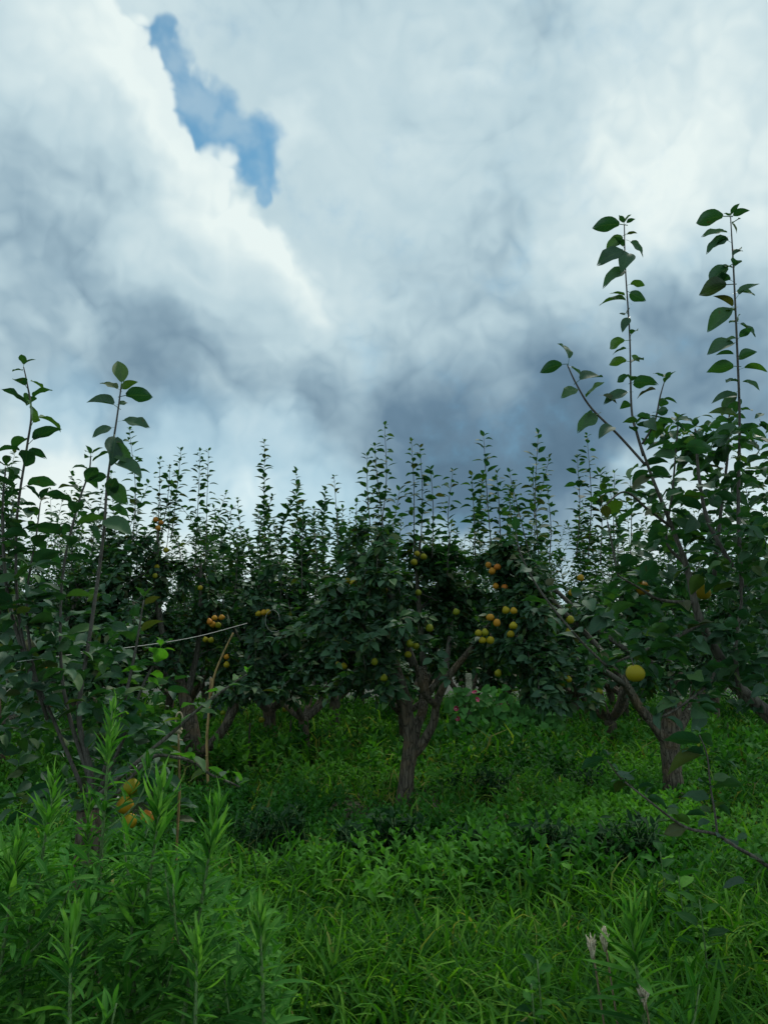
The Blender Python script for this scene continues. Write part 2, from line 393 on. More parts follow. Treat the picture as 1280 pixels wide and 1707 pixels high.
HERBL = [template(3, 1, arch=.1, fold=.35, shape='pear', petiole=0, base_w=.50), template(2, 1, arch=.16, fold=.3, shape='pear', petiole=0, base_w=.44)]
LANCE = [template(5, 1, arch=a, fold=.5, shape='lance', petiole=0, base_w=w) for a, w in ((.06, .15), (.12, .17), (.02, .13))]
NARROW = [template(5, 1, arch=a, fold=.6, shape='lance', petiole=0, base_w=w) for a, w in ((.05, .12), (-.10, .13), (.12, .11))]
HEART = [template(4, 2, arch=.12, fold=.2, shape='heart', petiole=.0, base_w=.9)]

LEAFMESH = {}
def leaf_meshes(key, tpls, mat):
    if (key, mat) not in LEAFMESH:
        out = []
        for V, F, UV in tpls:
            u = UV.copy(); u[:, 2] = .5; out.append(mesh_np('leaf', V, F, u, mat))
        LEAFMESH[(key, mat)] = out
    return LEAFMESH[(key, mat)]
from mathutils import Matrix
def leaf_obj(meshes, parent, P, D, N, S, name='leaf', origin=(0, 0, 0)):
    Rm = frames(np.array([D], float), np.array([N], float))[0]
    o = bpy.data.objects.new(name, meshes[int(rng.integers(0, len(meshes)))]); COL.objects.link(o); o.parent = parent
    mw = Matrix([[*(Rm[i] * S), P[i] - origin[i]] for i in range(3)] + [[0, 0, 0, 1]])
    o.matrix_basis = mw
    return o

# ------------------------------------------------------------------ ground
gn = 60
gx = np.concatenate([np.linspace(-900, -14, 8), np.linspace(-12, 12, gn), np.linspace(14, 900, 8)])
gy = np.concatenate([np.linspace(-500, 0, 5), np.linspace(1, 30, gn), np.linspace(34, 1500, 8)])
GX, GY = np.meshgrid(gx, gy); 
def ground_z(x, y): return .06 * (vnoise(np.asarray(x) * .7, np.asarray(y) * .7, 3) - .5) * (np.abs(x) < 13) * (np.asarray(y) < 31)
GZ = ground_z(GX, GY); V = np.stack([GX.ravel(), GY.ravel(), GZ.ravel()], 1); nx = len(gx)
F = [(j * nx + i, j * nx + i + 1, (j + 1) * nx + i + 1, (j + 1) * nx + i) for j in range(len(gy) - 1) for i in range(nx - 1)]
tag(obj('ground', mesh_np('ground', V, F, None, 'soil', quads=True)), 'dark soil of the orchard floor under grass and weeds', 'ground', kind='structure')

def field(n, y0, y1, margin=.5, power=1.0):
    """random places on the orchard floor inside the view's wedge"""
    y = y0 + (y1 - y0) * rng.random(n) ** power; hw = y * .53 + margin
    x = (rng.random(n) * 2 - 1) * hw
    return x, y
def rdir(n, el0, el1):
    a = rng.random(n) * 2 * math.pi; e = R(el0) + (R(el1) - R(el0)) * rng.random(n)
    return np.stack([np.cos(a) * np.cos(e), np.sin(a) * np.cos(e), np.sin(e)], 1)
UP = np.array([0, 0, 1.0])

def grass_patch(n, y0, y1, hmin, hmax, seed, power=1.0, keep=None, w=1.0):
    nt = max(1, n // 9); tx, ty = field(nt, y0, y1, power=power)
    if keep is not None: k = keep(tx, ty) > rng.random(nt); tx, ty = tx[k], ty[k]; nt = len(tx)
    x = np.repeat(tx, 9) + rng.normal(0, .05, nt * 9); y = np.repeat(ty, 9) + rng.normal(0, .05, nt * 9); m = len(x)
    hh = np.repeat(vnoise(tx * 1.3, ty * 1.3, seed), 9)
    S = (hmin + (hmax - hmin) * (.35 * rng.random(m) + .65 * hh)) * (.75 + .5 * rng.random(m))
    D = rdir(m, 4, 68)
    P = np.stack([x, y, ground_z(x, y) - .01], 1)
    zoff = rng.random(m) ** 1.5 * S * .55; P[:, 2] += zoff          # blades leave the culms at several heights
    N = UP[None] * np.ones((m, 1)) + rng.normal(0, .35, (m, 3))
    tint = (np.repeat(rng.random(nt), 9) * .45 + rng.random(m) * .55)
    return scatter(BLADE if y0 < 4 else BLADE_FAR, P, D, N, S, tint, (w * (.75 + .8 * rng.random(m))) * (.25 / S) ** .6)
g1 = grass_patch(50000, 2.6, 6.3, .13, .32, 1, keep=lambda x, y: np.clip(1.25 - np.clip(y - 4.5, 0, 2) * .8, .06, 1) * np.clip(.35 + vnoise(x*1.7, y*1.7, 9) * 1.1, 0, 1))
me = mesh_np('foreground_grass', *g1, 'grass'); tag(obj('foreground_grass', me), 'long arching green grass blades filling the foreground', 'grass', kind='stuff')
g2 = grass_patch(17000, 5.8, 13, .14, .34, 2, keep=lambda x, y: np.clip(vnoise(x * .8, y * .8, 21) * 1.5 - .25, .08, 1), w=1.25)
me = mesh_np('orchard_grass', *g2, 'grass'); tag(obj('orchard_grass', me), 'shorter grass between the tree trunks in the middle distance', 'grass', kind='stuff')
g3 = grass_patch(26000, 11, 30, .2, .55, 5, power=1.3, w=1.9)
me = mesh_np('far_grass', *g3, 'grass'); tag(obj('far_grass', me), 'far grass growing under the back rows of pear trees', 'grass', kind='stuff')

def herb_template(height, nl, leaf, seed):
    r = np.random.default_rng(seed); P, D, S = [], [], []
    for i in range(nl):
        t = (i + 1) / nl; a = i * 2.4 + r.normal(0, .4); e = R(-10 + 55 * t + r.normal(0, 14))
        P.append((r.normal(0, .015), r.normal(0, .015), height * (.15 + .85 * t ** .8))); D.append((math.cos(a) * math.cos(e), math.sin(a) * math.cos(e), math.sin(e))); S.append(leaf * (1.2 - .6 * t) * (.8 + .4 * r.random()))
    P, D, S = np.array(P), np.array(D), np.array(S)
    V, F, U = scatter(HERBL, P, D, np.tile(UP, (nl, 1)) + r.normal(0, .25, (nl, 3)), S, np.clip(.1 + .5 * np.arange(nl) / nl + r.random(nl) * .2, 0, 1))
    return V, F, U
HERBS = [herb_template(.26, 10, .095, 1), herb_template(.20, 9, .09, 2), herb_template(.32, 12, .09, 3), herb_template(.12, 8, .085, 4)]
def herb_field(n, y0, y1, smin, smax, keep=None, power=1.0, seed=0):
    x, y = field(n, y0, y1, power=power)
    if keep is not None: k = keep(x, y) > rng.random(n); x, y = x[k], y[k]
    m = len(x); a = rng.random(m) * 2 * math.pi
    P = np.stack([x, y, ground_z(x, y)], 1); D = np.stack([np.cos(a), np.sin(a), rng.normal(0, .12, m)], 1)
    N = UP[None] + rng.normal(0, .15, (m, 3)); S = smin + (smax - smin) * (vnoise(x * .9, y * .9, seed) * .7 + rng.random(m) * .3)
    base = vnoise(x * .6, y * .6, seed + 5) * .6
    out = []; pick = rng.integers(0, 4, m); Rm = frames(D, N)
    for k, (V, F, U) in enumerate(HERBS):
        idx = np.where(pick == k)[0]
        if not len(idx): continue
        v = np.einsum('nij,vj->nvi', Rm[idx], V) * S[idx, None, None] + P[idx, None]
        u = np.repeat(U[None], len(idx), 0).copy(); u[:, :, 2] = np.clip(u[:, :, 2] * .5 + base[idx, None], 0, .95)
        f = F[None] + (np.arange(len(idx)) * len(V))[:, None, None]
        out.append((v.reshape(-1, 3), f.reshape(-1, 3), u.reshape(-1, 3)))
    return merge3(out)
h1 = herb_field(8500, 4.7, 10.5, .7, 1.35, keep=lambda x, y: np.clip((y - 4.6) * .8, .08, 1) * np.clip(vnoise(x * .9, y * .9, 33) * 1.6 - .1, .15, 1), seed=3)
tag(obj('broadleaf_groundcover', mesh_np('broadleaf_groundcover', *h1, 'herb')), 'low bright broadleaf weeds covering the floor before the trunks', 'weeds', kind='stuff')
h2 = herb_field(4700, 10, 34, .9, 2.6, power=1.1, seed=8)
tag(obj('far_groundcover', mesh_np('far_groundcover', *h2, 'herb')), 'rank broadleaf weeds under the far rows of trees', 'weeds', kind='stuff')
h3 = herb_field(900, 2.7, 4.9, .5, .9, keep=lambda x, y: vnoise(x * 1.1, y * 1.1, 60), seed=12)
tag(obj('foreground_groundcover', mesh_np('foreground_groundcover', *h3, 'herb')), 'small broadleaf seedlings scattered in the foreground grass', 'weeds', kind='stuff')

# ------------------------------------------------------------------ pear trees
def pear_mesh(neck, ph):
    prof = [(0, -.41), (.06, -.43), (.12, -.455), (.23, -.44), (.36, -.36), (.46, -.22), (.50, -.04), (.47 - .04 * neck, .13), (.39 - .10 * neck, .28), (.28 - .09 * neck, .39 + .05 * neck), (.16 - .04 * neck, .445 + .08 * neck), (.07, .44 + .09 * neck), (0, .41 + .08 * neck)]
    s = 14; V = []; F = []
    for i, (r, z) in enumerate(prof):
        for j in range(s):
            a = j / s * 2 * math.pi; rr = r * (1 + .045 * math.sin(2 * a + ph) + .03 * math.sin(3 * a + i * .25 + ph)); V.append((rr * math.cos(a) + .05 * neck * max(0, z), rr * math.sin(a), z + .03 * math.sin(a + ph) * r))
    for i in range(len(prof) - 1):
        for j in range(s): a = i * s + j; b = i * s + (j + 1) % s; F.append((a, b, b + s, a + s))
    return mesh_np('pear', V, F, None, 'pear', quads=True)
PEARS = [pear_mesh(.0, 0), pear_mesh(.4, 1.3), pear_mesh(.65, 2.2), pear_mesh(.2, 4.0)]
_cv = [(math.cos(a) * r, math.sin(a) * r, z) for r, z in ((.03, -.40), (.10, -.475)) for a in np.arange(10) * math.pi / 5]
CALYX = mesh_np('calyx', _cv, [(j, (j + 1) % 10, 10 + (j + 1) % 10, 10 + j) for j in range(0, 10, 2)], None, 'stake', quads=True)
STALK = mesh_np('stalk', *tube(spline([(0, 0, .40), (.03, .01, .62), (.12, 0, .85)], 3), [.045, .03, .04], 5), None, 'shoot')
def add_pear(tree, org, P, size, hue, label=None):
    o = obj('pear', PEARS[0 if label else int(rng.integers(0, 4))], tree, np.asarray(P) - org); o.scale = (size, size * rng.uniform(.93, 1.05), size * rng.uniform(.9, 1.12))
    o.rotation_euler = (rng.normal(0, .2), rng.normal(0, .2), rng.random() * 6)
    o.color = (hue, hue, hue, 1)
    if label: o['label'] = label
    obj('stalk', STALK, o); obj('calyx', CALYX, o); return o

def shoot_leaves(path, step, size, el=(-22, 25), start=.06, tipcluster=True):
    """alternate leaves up an upright shoot"""
    seg = np.linalg.norm(np.diff(path, axis=0), axis=1); cum = np.concatenate([[0], np.cumsum(seg)]); tot = cum[-1]
    n = max(3, int(tot / step)); P, D, N, S = [], [], [], []
    a = rng.random() * 6
    for i in range(n):
        t = start + (1 - start) * (i + rng.random() * .5) / n; s = min(t, 1) * tot
        p = np.array([np.interp(s, cum, path[:, k]) for k in range(3)])
        a += 2.4 + rng.normal(0, .35); e = R(el[0] + (el[1] - el[0]) * rng.random() + 14 * t)
        P.append(p); D.append((math.cos(a) * math.cos(e), math.sin(a) * math.cos(e), math.sin(e)))
        N.append((rng.normal(0, .35), rng.normal(0, .35), 1)); S.append(size * (.75 + .45 * rng.random()) * (1 - .45 * max(0, t - .8) / .2))
    if tipcluster:
        for k in range(3):
            a += 2.1; e = R(25 + 40 * rng.random()); P.append(path[-1]); D.append((math.cos(a) * math.cos(e), math.sin(a) * math.cos(e), math.sin(e))); N.append((0, 0, 1)); S.append(size * (.35 + .3 * rng.random()))
    return np.array(P), np.array(D, float), np.array(N, float), np.array(S)

def grow(base, limbs, crown_r=1.35, ztop=2.7, zlow=1.0, n_sec=13, leafsize=.115, seed_dir=None, per=5, spread=1.0):
    """secondary branches with leaf spurs along given limb paths -> branch paths and leaf arrays"""
    twigs, P, D, N, S = [], [], [], [], []
    bx, by = base[0], base[1]
    for lp in limbs:
        for k in range(n_sec):
            t = .25 + .75 * rng.random() ** .8; i = min(len(lp) - 1, int(t * (len(lp) - 1))); s = lp[i]
            a = rng.random() * 2 * math.pi; out = s[:2] - np.array([bx, by]); out = out / (np.linalg.norm(out) + .15)
            h = np.array([math.cos(a), math.sin(a)]) * .75 + out * .8
            ln = (.35 + .55 * rng.random()) * spread
            ez = s[2] + rng.uniform(-1.25, .5) * ln * 1.2
            e = np.array([s[0] + h[0] * ln, s[1] + h[1] * ln, np.clip(ez, zlow, ztop)])
            rel = e[:2] - np.array([bx, by]); rr = np.linalg.norm(rel)
            if rr > crown_r: e[:2] = np.array([bx, by]) + rel * crown_r * (.85 + .2 * rng.random()) / rr
            mid = (s + e) / 2 + np.array([0, 0, .10 + .1 * rng.random()])
            path = spline([s, mid, e], 4); twigs.append(path)
            ns = max(5, int(ln / .05)); tt = np.sort(.15 + .87 * rng.random(ns) ** .8).clip(0, 1)
            idx = tt * (len(path) - 1); pts = np.stack([np.interp(idx, np.arange(len(path)), path[:, c]) for c in range(3)], 1)
            m = ns * per; pts = np.repeat(pts, per, 0) + rng.normal(0, .02, (m, 3))
            d = rdir(m, -62, 22); d[:, :2] += h / np.linalg.norm(h) * .35
            P.append(pts); D.append(d); N.append(UP[None] * .8 + np.array([out[0], out[1], 0]) * .4 + rng.normal(0, .4, (m, 3))); S.append(leafsize * (.65 + .55 * rng.random(m)))
    return twigs, np.concatenate(P), np.concatenate(D), np.concatenate(N), np.concatenate(S)

def generic_limbs(base, n, fork=.75, reach=1.1, top=2.4):
    out = []; a0 = rng.random() * 6
    for k in range(n):
        a = a0 + k * 2 * math.pi / n + rng.normal(0, .25); r = reach * (.75 + .4 * rng.random()); zt = top * (.85 + .25 * rng.random())
        c, s = math.cos(a), math.sin(a); b = np.asarray(base)
        out.append(spline([b + [0, 0, fork], b + [c * r * .33, s * r * .33, fork + .35], b + [c * r * .68, s * r * .68, (fork + zt) * .55], b + [c * r, s * r, zt]], 6))
    return out

def part(name, arr, org, parent, mat, kind=None):
    v, f = arr[0] - np.asarray(org), arr[1]
    o = obj(name, mesh_np(name, v, f, arr[2] if len(arr) > 2 else None, mat), parent)
    if kind: o['kind'] = kind
    return o

def upright(start, length, lean=.12):
    s = np.asarray(start, float); lean = lean * rng.choice([.5, 1, 1, 2.2]); l = rng.normal(0, lean, 2) * length; b = rng.normal(0, .06, 2) * length
    return spline([s, s + [l[0] * .3 + b[0], l[1] * .3 + b[1], length * .5], s + [l[0], l[1], length]], 5)

def build_tree(base, label, trunk_paths, limbs, group=None, hero_shoots=(), n_shoots=12, shoot_len=(.7, 1.6), leafs=MED, nleaf_parts=0, shoot_leaf_objs=True,
               crown_r=1.35, ztop=2.7, zlow=1.0, n_sec=13, per=7, leafsize=.142, pears=(), name='pear_tree', sides=14, spread=1.0, mat='pear_leaf', prune=None):
    org = np.asarray(base, float)
    t = thing(name, org, label, 'tree', group)
    part('trunk', merge([tube(p, r, sides, .10) for p, r in trunk_paths]), org, t, 'bark')
    for lp, r in limbs: part('limb', tube(lp, r, 9, .07), org, t, 'limb')
    tw, P, D, N, S = grow(org, [l for l, r in limbs], crown_r, ztop, zlow, n_sec, leafsize, per=per, spread=spread)
    keep = np.ones(len(P), bool)
    for (pp_, sz, hu, lb) in pears: keep &= np.linalg.norm(P + D * S[:, None] * .5 - pp_, axis=1) > sz * 1.0
    if prune is not None: keep &= ~prune(P + D * S[:, None] * .6); tw = [p for p in tw if not prune(p).any()]
    P, D, N, S = P[keep], D[keep], N[keep], S[keep]
    part('twigs', merge([tube(p, [.009, .004], 4) for p in tw]), org, t, 'shoot', 'stuff')
    shoots = [np.asarray(h) for h in hero_shoots]
    allp = np.concatenate([l[int(len(l) * .35):] for l, r in limbs] + [p[len(p)//2:] for p in tw if p[-1][2] > org[2] + 1.9])
    for k in range(n_shoots):
        s = allp[rng.integers(0, len(allp))]; shoots.append(upright(s, rng.uniform(*shoot_len)))
    budget = 296
    lm = leaf_meshes('hero' if leafs is HERO else 'med', HERO if leafs is HERO else MED, mat)
    for sh in shoots:
        so = part('shoot', tube(sh, [.007, .005, .0022], 5), org, t, 'shoot')
        p, d, n, s = shoot_leaves(sh, .031 * rng.uniform(.85, 1.35), leafsize * rng.uniform(.95, 1.3))
        if shoot_leaf_objs and budget > len(p):
            budget -= len(p)
            for i in range(len(p)): leaf_obj(lm, so, p[i], d[i], n[i], s[i], origin=org)
        else:
            P = np.vstack([P, p]); D = np.vstack([D, d]); N = np.vstack([N, n]); S = np.concatenate([S, s])
    if nleaf_parts:
        k = min(nleaf_parts, budget)
        order = np.argsort(P[:, 1] + rng.normal(0, .25, len(P)) - .15 * P[:, 2])[:k]
        for i in order: leaf_obj(lm, t, P[i], D[i], N[i], S[i], origin=org)
        m = np.ones(len(P), bool); m[order] = False; P, D, N, S = P[m], D[m], N[m], S[m]
    tint = rng.random(len(P)) * .9
    part('foliage', scatter(leafs if leafs is not HERO else HERO, P, D, N, S, tint), org, t, mat, 'stuff')
    for (pp_, sz, hu, lb) in pears: add_pear(t, org, pp_, sz, hu, lb)
    return t
OPEN = lambda q: (q[:, 0] > .60) & (q[:, 0] < 1.42) & (q[:, 2] < 1.55)      # the pruned gap between two neighbouring crowns
def pearlist(px, Y, hue, size=.074):
    out = []
    for i, (x, y) in enumerate(px):
        h = hue if not isinstance(hue, (list, tuple)) else hue[i]
        out.append((at(x, y, Y + .22 + rng.normal(0, .07)), size * (.92 + .16 * rng.random()), float(np.clip(h * .92 + rng.normal(0, .10), 0, 1)), None))
    return out
def px_path(pts, Y, n=5, dy=None):
    return spline([at(x, y, Y + (dy[i] if dy else 0)) for i, (x, y) in enumerate(pts)], n)

# --- the middle tree, forked trunk
YB = 8.75
b = at(675, 1333, YB); b[2] = 0
tp = [(px_path([(673, 1346), (676, 1318), (679, 1285), (684, 1252), (683, 1225), (679, 1190), (672, 1150), (660, 1105)], YB, 5), [.11, .085, .083, .09, .07, .066, .055, .04]),
      (px_path([(684, 1262), (692, 1218), (704, 1185), (708, 1150), (706, 1110)], YB, 5, [0, .1, .2, .35, .5]), [.07, .06, .055, .05, .035]),
      (px_path([(684, 1262), (705, 1238), (722, 1205), (728, 1172), (745, 1132), (770, 1100), (810, 1050)], YB, 5, [0, -.05, -.1, -.15, -.2, -.2, -.2]), [.06, .052, .048, .045, .04, .034, .022]),
      (px_path([(727, 1176), (709, 1160), (701, 1140), (692, 1105)], YB, 4, [-.15, -.3, -.4, -.5]), [.04, .033, .03, .022])]
lim = [(px_path([(672, 1150), (640, 1090), (600, 1040), (560, 1000)], YB, 5, [0, -.2, -.5, -.9]), [.05, .035, .015]),
       (px_path([(690, 1110), (665, 1040), (640, 960), (630, 890)], YB, 5, [-.5, -.5, -.4, -.4]), [.045, .03, .012]),
       (px_path([(706, 1110), (700, 1030), (695, 960), (700, 900)], YB, 5, [.5, .5, .4, .3]), [.04, .028, .012]),
       (px_path([(790, 1075), (830, 1020), (850, 960)], YB, 5, [-.2, -.4, -.6]), [.03, .022, .012]),
       (px_path([(665, 1120), (600, 1090), (540, 1080)], YB, 5, [0, .1, .2]), [.04, .028, .012]),
       (px_path([(740, 1140), (750, 1060), (760, 970)], YB, 5, [-.2, .3, .8]), [.04, .028, .012])]
hs = [px_path(p, YB - .2, 5) for p in (
    [(633, 900), (644, 800), (641, 712)], [(620, 910), (613, 830), (612, 762)], [(690, 930), (690, 820), (686, 738)], [(700, 930), (704, 830), (700, 748)],
    [(720, 930), (722, 850), (718, 785)], [(566, 960), (562, 870), (557, 796)], [(530, 980), (526, 900), (522, 850)], [(640, 890), (628, 790), (625, 745)],
    [(592, 960), (594, 880), (594, 840)], [(745, 960), (748, 910), (752, 876)], [(504, 990), (503, 920), (505, 868)])]
pe = pearlist([(563, 1108), (573, 1110), (624, 1103), (683, 1073), (693, 1077), (680, 1091)], YB - 1.15, .15) + \
     pearlist([(640, 903), (647, 912), (638, 924), (629, 954), (642, 953), (641, 984), (695, 923), (706, 928), (690, 937), (580, 968), (589, 972), (592, 991), (606, 990), (622, 991), (697, 988)], YB - .75, .3) + \
     pearlist([(716, 1047), (640, 1130), (590, 1060), (760, 1020)], YB - 1.05, .12)
build_tree(b, 'middle pear tree with forked scaly trunk standing alone at the centre', tp, lim, hero_shoots=hs, n_shoots=7, nleaf_parts=300, pears=pe, crown_r=1.5, n_sec=18, ztop=2.8, zlow=1.22, prune=OPEN)

# --- the tree with the stout trunk on the right
YR = 8.6; b = at(1122, 1338, YR); b[2] = 0
tp = [(px_path([(1124, 1350), (1122, 1315), (1117, 1265), (1116, 1225), (1122, 1180), (1130, 1120)], YR, 6), [.13, .108, .102, .11, .085, .05]),
      (px_path([(1114, 1245), (1092, 1212), (1066, 1180), (1042, 1140), (1010, 1095)], YR, 5, [0, -.05, -.1, -.2, -.3]), [.07, .056, .048, .04, .025]),
      (px_path([(1120, 1230), (1145, 1190), (1175, 1140), (1210, 1080)], YR, 5, [0, .1, .2, .3]), [.065, .052, .045, .025])]
lim = [(px_path([(1015, 1100), (970, 1050), (920, 1000), (880, 940)], YR, 5, [-.3, -.4, -.5, -.5]), [.035, .025, .012]),
       (px_path([(1040, 1140), (990, 1110), (920, 1090), (860, 1060)], YR, 5, [-.2, -.5, -.8, -1.0]), [.035, .025, .012]),
       (px_path([(1125, 1150), (1100, 1050), (1080, 950)], YR, 5, [0, .1, .2]), [.045, .03, .012]),
       (px_path([(1130, 1130), (1010, 1060), (900, 960), (850, 930)], YR, 5, [0, .4, .7, .8]), [.04, .025, .012]),
       (px_path([(1175, 1140), (1210, 1050), (1240, 960)], YR, 5, [.2, .1, 0]), [.045, .03, .012])]
hs = [px_path(p, YR - .2, 5) for p in ([(820, 930), (812, 830), (806, 730)], [(835, 930), (832, 850), (828, 790)], [(792, 930), (790, 860), (786, 795)], [(858, 930), (858, 870), (855, 818)],
    [(892, 930), (890, 850), (888, 786)], [(980, 930), (985, 830), (978, 728)], [(1000, 940), (1003, 860), (1000, 790)], [(915, 940), (918, 880), (912, 818)], [(960, 930), (966, 850), (962, 765)], [(1025, 940), (1022, 860), (1024, 790)], [(1050, 940), (1052, 860), (1050, 800)])]
pe = pearlist([(814, 942), (829, 945), (820, 952), (826, 977), (841, 979)], YR - .8, .85) + pearlist([(817, 1029), (843, 1017), (856, 1018), (828, 1038)], YR - 1.35, .6) + \
     pearlist([(855, 1043), (851, 1057), (797, 1055), (808, 1054), (804, 1067), (817, 1067)], YR - 1.4, .32) + pearlist([(967, 963), (952, 988)], YR - .9, .75) + \
     pearlist([(950, 1033), (948, 1052), (937, 1138), (946, 1132), (998, 1152), (830, 1122)], YR - 1.25, .2)
build_tree(b, 'stout trunked pear tree at right with low fork and yellow fruit', tp, lim, hero_shoots=hs, n_shoots=10, nleaf_parts=300, pears=pe, crown_r=2.1, n_sec=18, ztop=2.9, spread=1.05, zlow=1.16, prune=OPEN)

# --- the tree behind the left foreground one
YL = 10.6; b = at(322, 1292, YL); b[2] = 0
tp = [(px_path([(324, 1300), (322, 1260), (320, 1225), (312, 1180), (300, 1130)], YL, 5), [.13, .11, .11, .09, .06]),
      (px_path([(322, 1262), (345, 1248), (368, 1222), (390, 1185), (410, 1140)], YL, 5, [0, -.1, -.2, -.3, -.4]), [.07, .065, .06, .05, .035])]
lim = [(px_path([(300, 1130), (270, 1050), (262, 960), (264, 880)], YL, 5, [0, -.3, -.4, -.4]), [.05, .035, .015]), (px_path([(405, 1150), (420, 1080), (430, 1020), (430, 970)], YL, 5, [-.4, -.4, -.5, -.5]), [.035, .025, .012]),
       (px_path([(312, 1160), (330, 1080), (335, 990), (335, 930)], YL, 5, [0, .1, 0, 0]), [.05, .03, .015]), (px_path([(305, 1150), (240, 1090), (190, 1030)], YL, 5, [0, .1, .2]), [.05, .03, .012]), (px_path([(370, 1220), (400, 1150), (480, 1090)], YL, 5, [0, -.5, -.9]), [.035, .025, .012])]
hs = [px_path(p, YL - .3, 5) for p in ([(285, 900), (295, 820), (302, 752)], [(264, 900), (266, 830), (267, 768)], [(325, 950), (330, 850), (334, 754)], [(342, 950), (345, 850), (348, 753)], [(432, 980), (434, 910), (430, 846)], [(228, 960), (228, 890), (225, 825)],
    [(393, 990), (395, 940), (396, 895)], [(268, 900), (280, 830), (284, 780)])]
pe = pearlist([(260, 866), (269, 871), (264, 880)], YL - .8, .85) + pearlist([(277, 917), (262, 945), (259, 960), (334, 980)], YL - .8, .35) + pearlist([(350, 1036), (358, 1030), (370, 1029), (355, 1041)], YL - 1.3, .75) + pearlist([(343, 1066), (352, 1067), (364, 1042), (378, 1108)], YL - 1.3, .25) + \
     pearlist([(378, 1095)], YL - 1.35, .85) + pearlist([(431, 1023), (440, 1021), (447, 1020)], YL - 1.35, .4) + pearlist([(372, 1188), (415, 1140), (505, 1082)], YL - 1.2, .1)
build_tree(b, 'pear tree behind the bamboo stake with orange fruit up its tall column', tp, lim, hero_shoots=hs, n_shoots=9, nleaf_parts=300, pears=pe, crown_r=1.7, n_sec=20, ztop=3.65, zlow=1.15)

# --- further trees whose trunks or heads can be told apart
def simple_tree(px, py_base, label, n=5, fork=.7, reach=1.2, top=2.6, zlow=1.15, leafs=FAR, n_sec=13, n_shoots=30, pears=(), Y=None, X=None, shoot_len=(.9, 2.1), trunk_r=.11):
    Yd = CAMZ * FPX / (py_base - HOR) if Y is None else Y
    bx = (px - CX) / FPX * Yd * 1.0 if X is None else X
    base = np.array([bx, Yd, 0.0])
    lims = generic_limbs(base, n, fork, reach, top)
    tp = [(spline([base - [0, 0, .1], base + [.02, 0, fork * .5], base + [0, 0, fork + .08]], 6), [trunk_r * 1.2, trunk_r, trunk_r * 1.05])]
    tp += [(l[:9], [trunk_r * .62, trunk_r * .5]) for l in lims]
    return build_tree(base, label, tp, [(l[7:], [trunk_r * .5, .012]) for l in lims], leafs=leafs, n_sec=n_sec, ztop=3.0, zlow=zlow, n_shoots=n_shoots, shoot_len=shoot_len, shoot_leaf_objs=False, pears=pears, crown_r=1.6, leafsize=.15, sides=9, per=6)
simple_tree(1003, 1246, 'pear tree with dark spreading fork seen left of the stout trunk', n=6, fork=.55)
simple_tree(455, 1245, 'dark pear tree with low hanging boughs left of the middle trunk', zlow=.55, pears=pearlist([(505, 1131), (495, 1156), (523, 1151), (475, 1182), (436, 1200), (540, 1160)], 12.9, .12, .10))
simple_tree(0, 0, 'pear tree hidden behind the left foreground shoots at the photo edge', Y=10.2, X=-5.0, leafs=MED)
simple_tree(0, 0, 'slender pear tree filling the gap left of the middle tree', Y=12.2, X=-1.25, n_shoots=34, shoot_len=(1.0, 2.2), trunk_r=.08)
simple_tree(0, 0, 'pear tree directly behind the middle trunk, only its crown showing', Y=13.9, X=.35)

# --- the back rows: five grown trees, copied
def back_variant(k):
    base = np.zeros(3); lims = generic_limbs(base, 5, .65, 1.15, 2.6)
    tp = [(spline([base - [0, 0, .1], base + [.03, 0, .35], base + [0, 0, .72]], 5), [.13, .11, .11])] + [(l[:9], [.07, .05]) for l in lims]
    tr = tube
    parts = []
    parts.append(('trunk', mesh_np('trunk', *merge([tube(p, r, 8, .1) for p, r in tp]), None, 'bark'), None))
    for l in lims: parts.append(('limb', mesh_np('limb', *tube(l[7:], [.05, .012], 6, .05), None, 'limb'), None))
    tw, P, D, N, S = grow(base, [l[7:] for l in lims], 1.6, 3.0, .95, 15, .16, per=5)
    parts.append(('foliage', mesh_np('foliage', *scatter(FAR, P, D, N, S, rng.random(len(P)) * .9), 'pear_leaf'), 'stuff'))
    allp = np.concatenate([l[8:] for l in lims] + [p[len(p)//2:] for p in tw if p[-1][2] > 2.0])
    for j in range(36):
        sh = upright(allp[rng.integers(0, len(allp))], rng.uniform(.8, 2.0)); v, f = tube(sh, [.009, .006, .003], 4)
        p, d, n, s = shoot_leaves(sh, .035 * rng.uniform(.85, 1.4), .155 * rng.uniform(.9, 1.2)); a = scatter(SHOOT_FAR, p, d, n, s, rng.random(len(p)) * .6)
        me = mesh_np('shoot', np.vstack([v, a[0]]), np.vstack([f, a[1] + len(v)]), np.vstack([np.zeros((len(v), 3)), a[2]]), 'shoot')
        me.materials.append(M['pear_leaf']); me.polygons.foreach_set('material_index', np.r_[np.zeros(len(f), np.int32), np.ones(len(a[1]), np.int32)])
        parts.append(('shoot', me, None))
    return parts
VAR = [back_variant(k) for k in range(5)]
spots = []
for yy, x0, x1 in ((14.2, 7.3, 8), (14.6, -8.2, -5), (18.3, -10.5, 10.5), (21.3, -12, 12), (25.2, -14, 14), (29.0, -16, 16)):
    x = x0
    while x <= x1:
        spots.append((x + rng.normal(0, .2), yy + rng.normal(0, .3))); x += 3.05
for i, (x, y) in enumerate(spots):
    if abs(y - 14.4) < 1 and -2.9 < x < 5.5 or abs(x) > y * .53 + 1.3: continue
    t = thing('pear_tree', (x, y, 0), 'pear tree of the far rows showing only crown and upright shoots over nearer trees', 'tree', 'pear trees in the back rows')
    t.rotation_euler = (0, 0, rng.random() * 6.28); sc = rng.uniform(1.0, 1.15); t.scale = (sc, sc, sc * rng.uniform(1.0, 1.16))
    for (nm, me, kd) in VAR[i % 5]:
        o = obj(nm, me, t)
        if kd: o['kind'] = kd

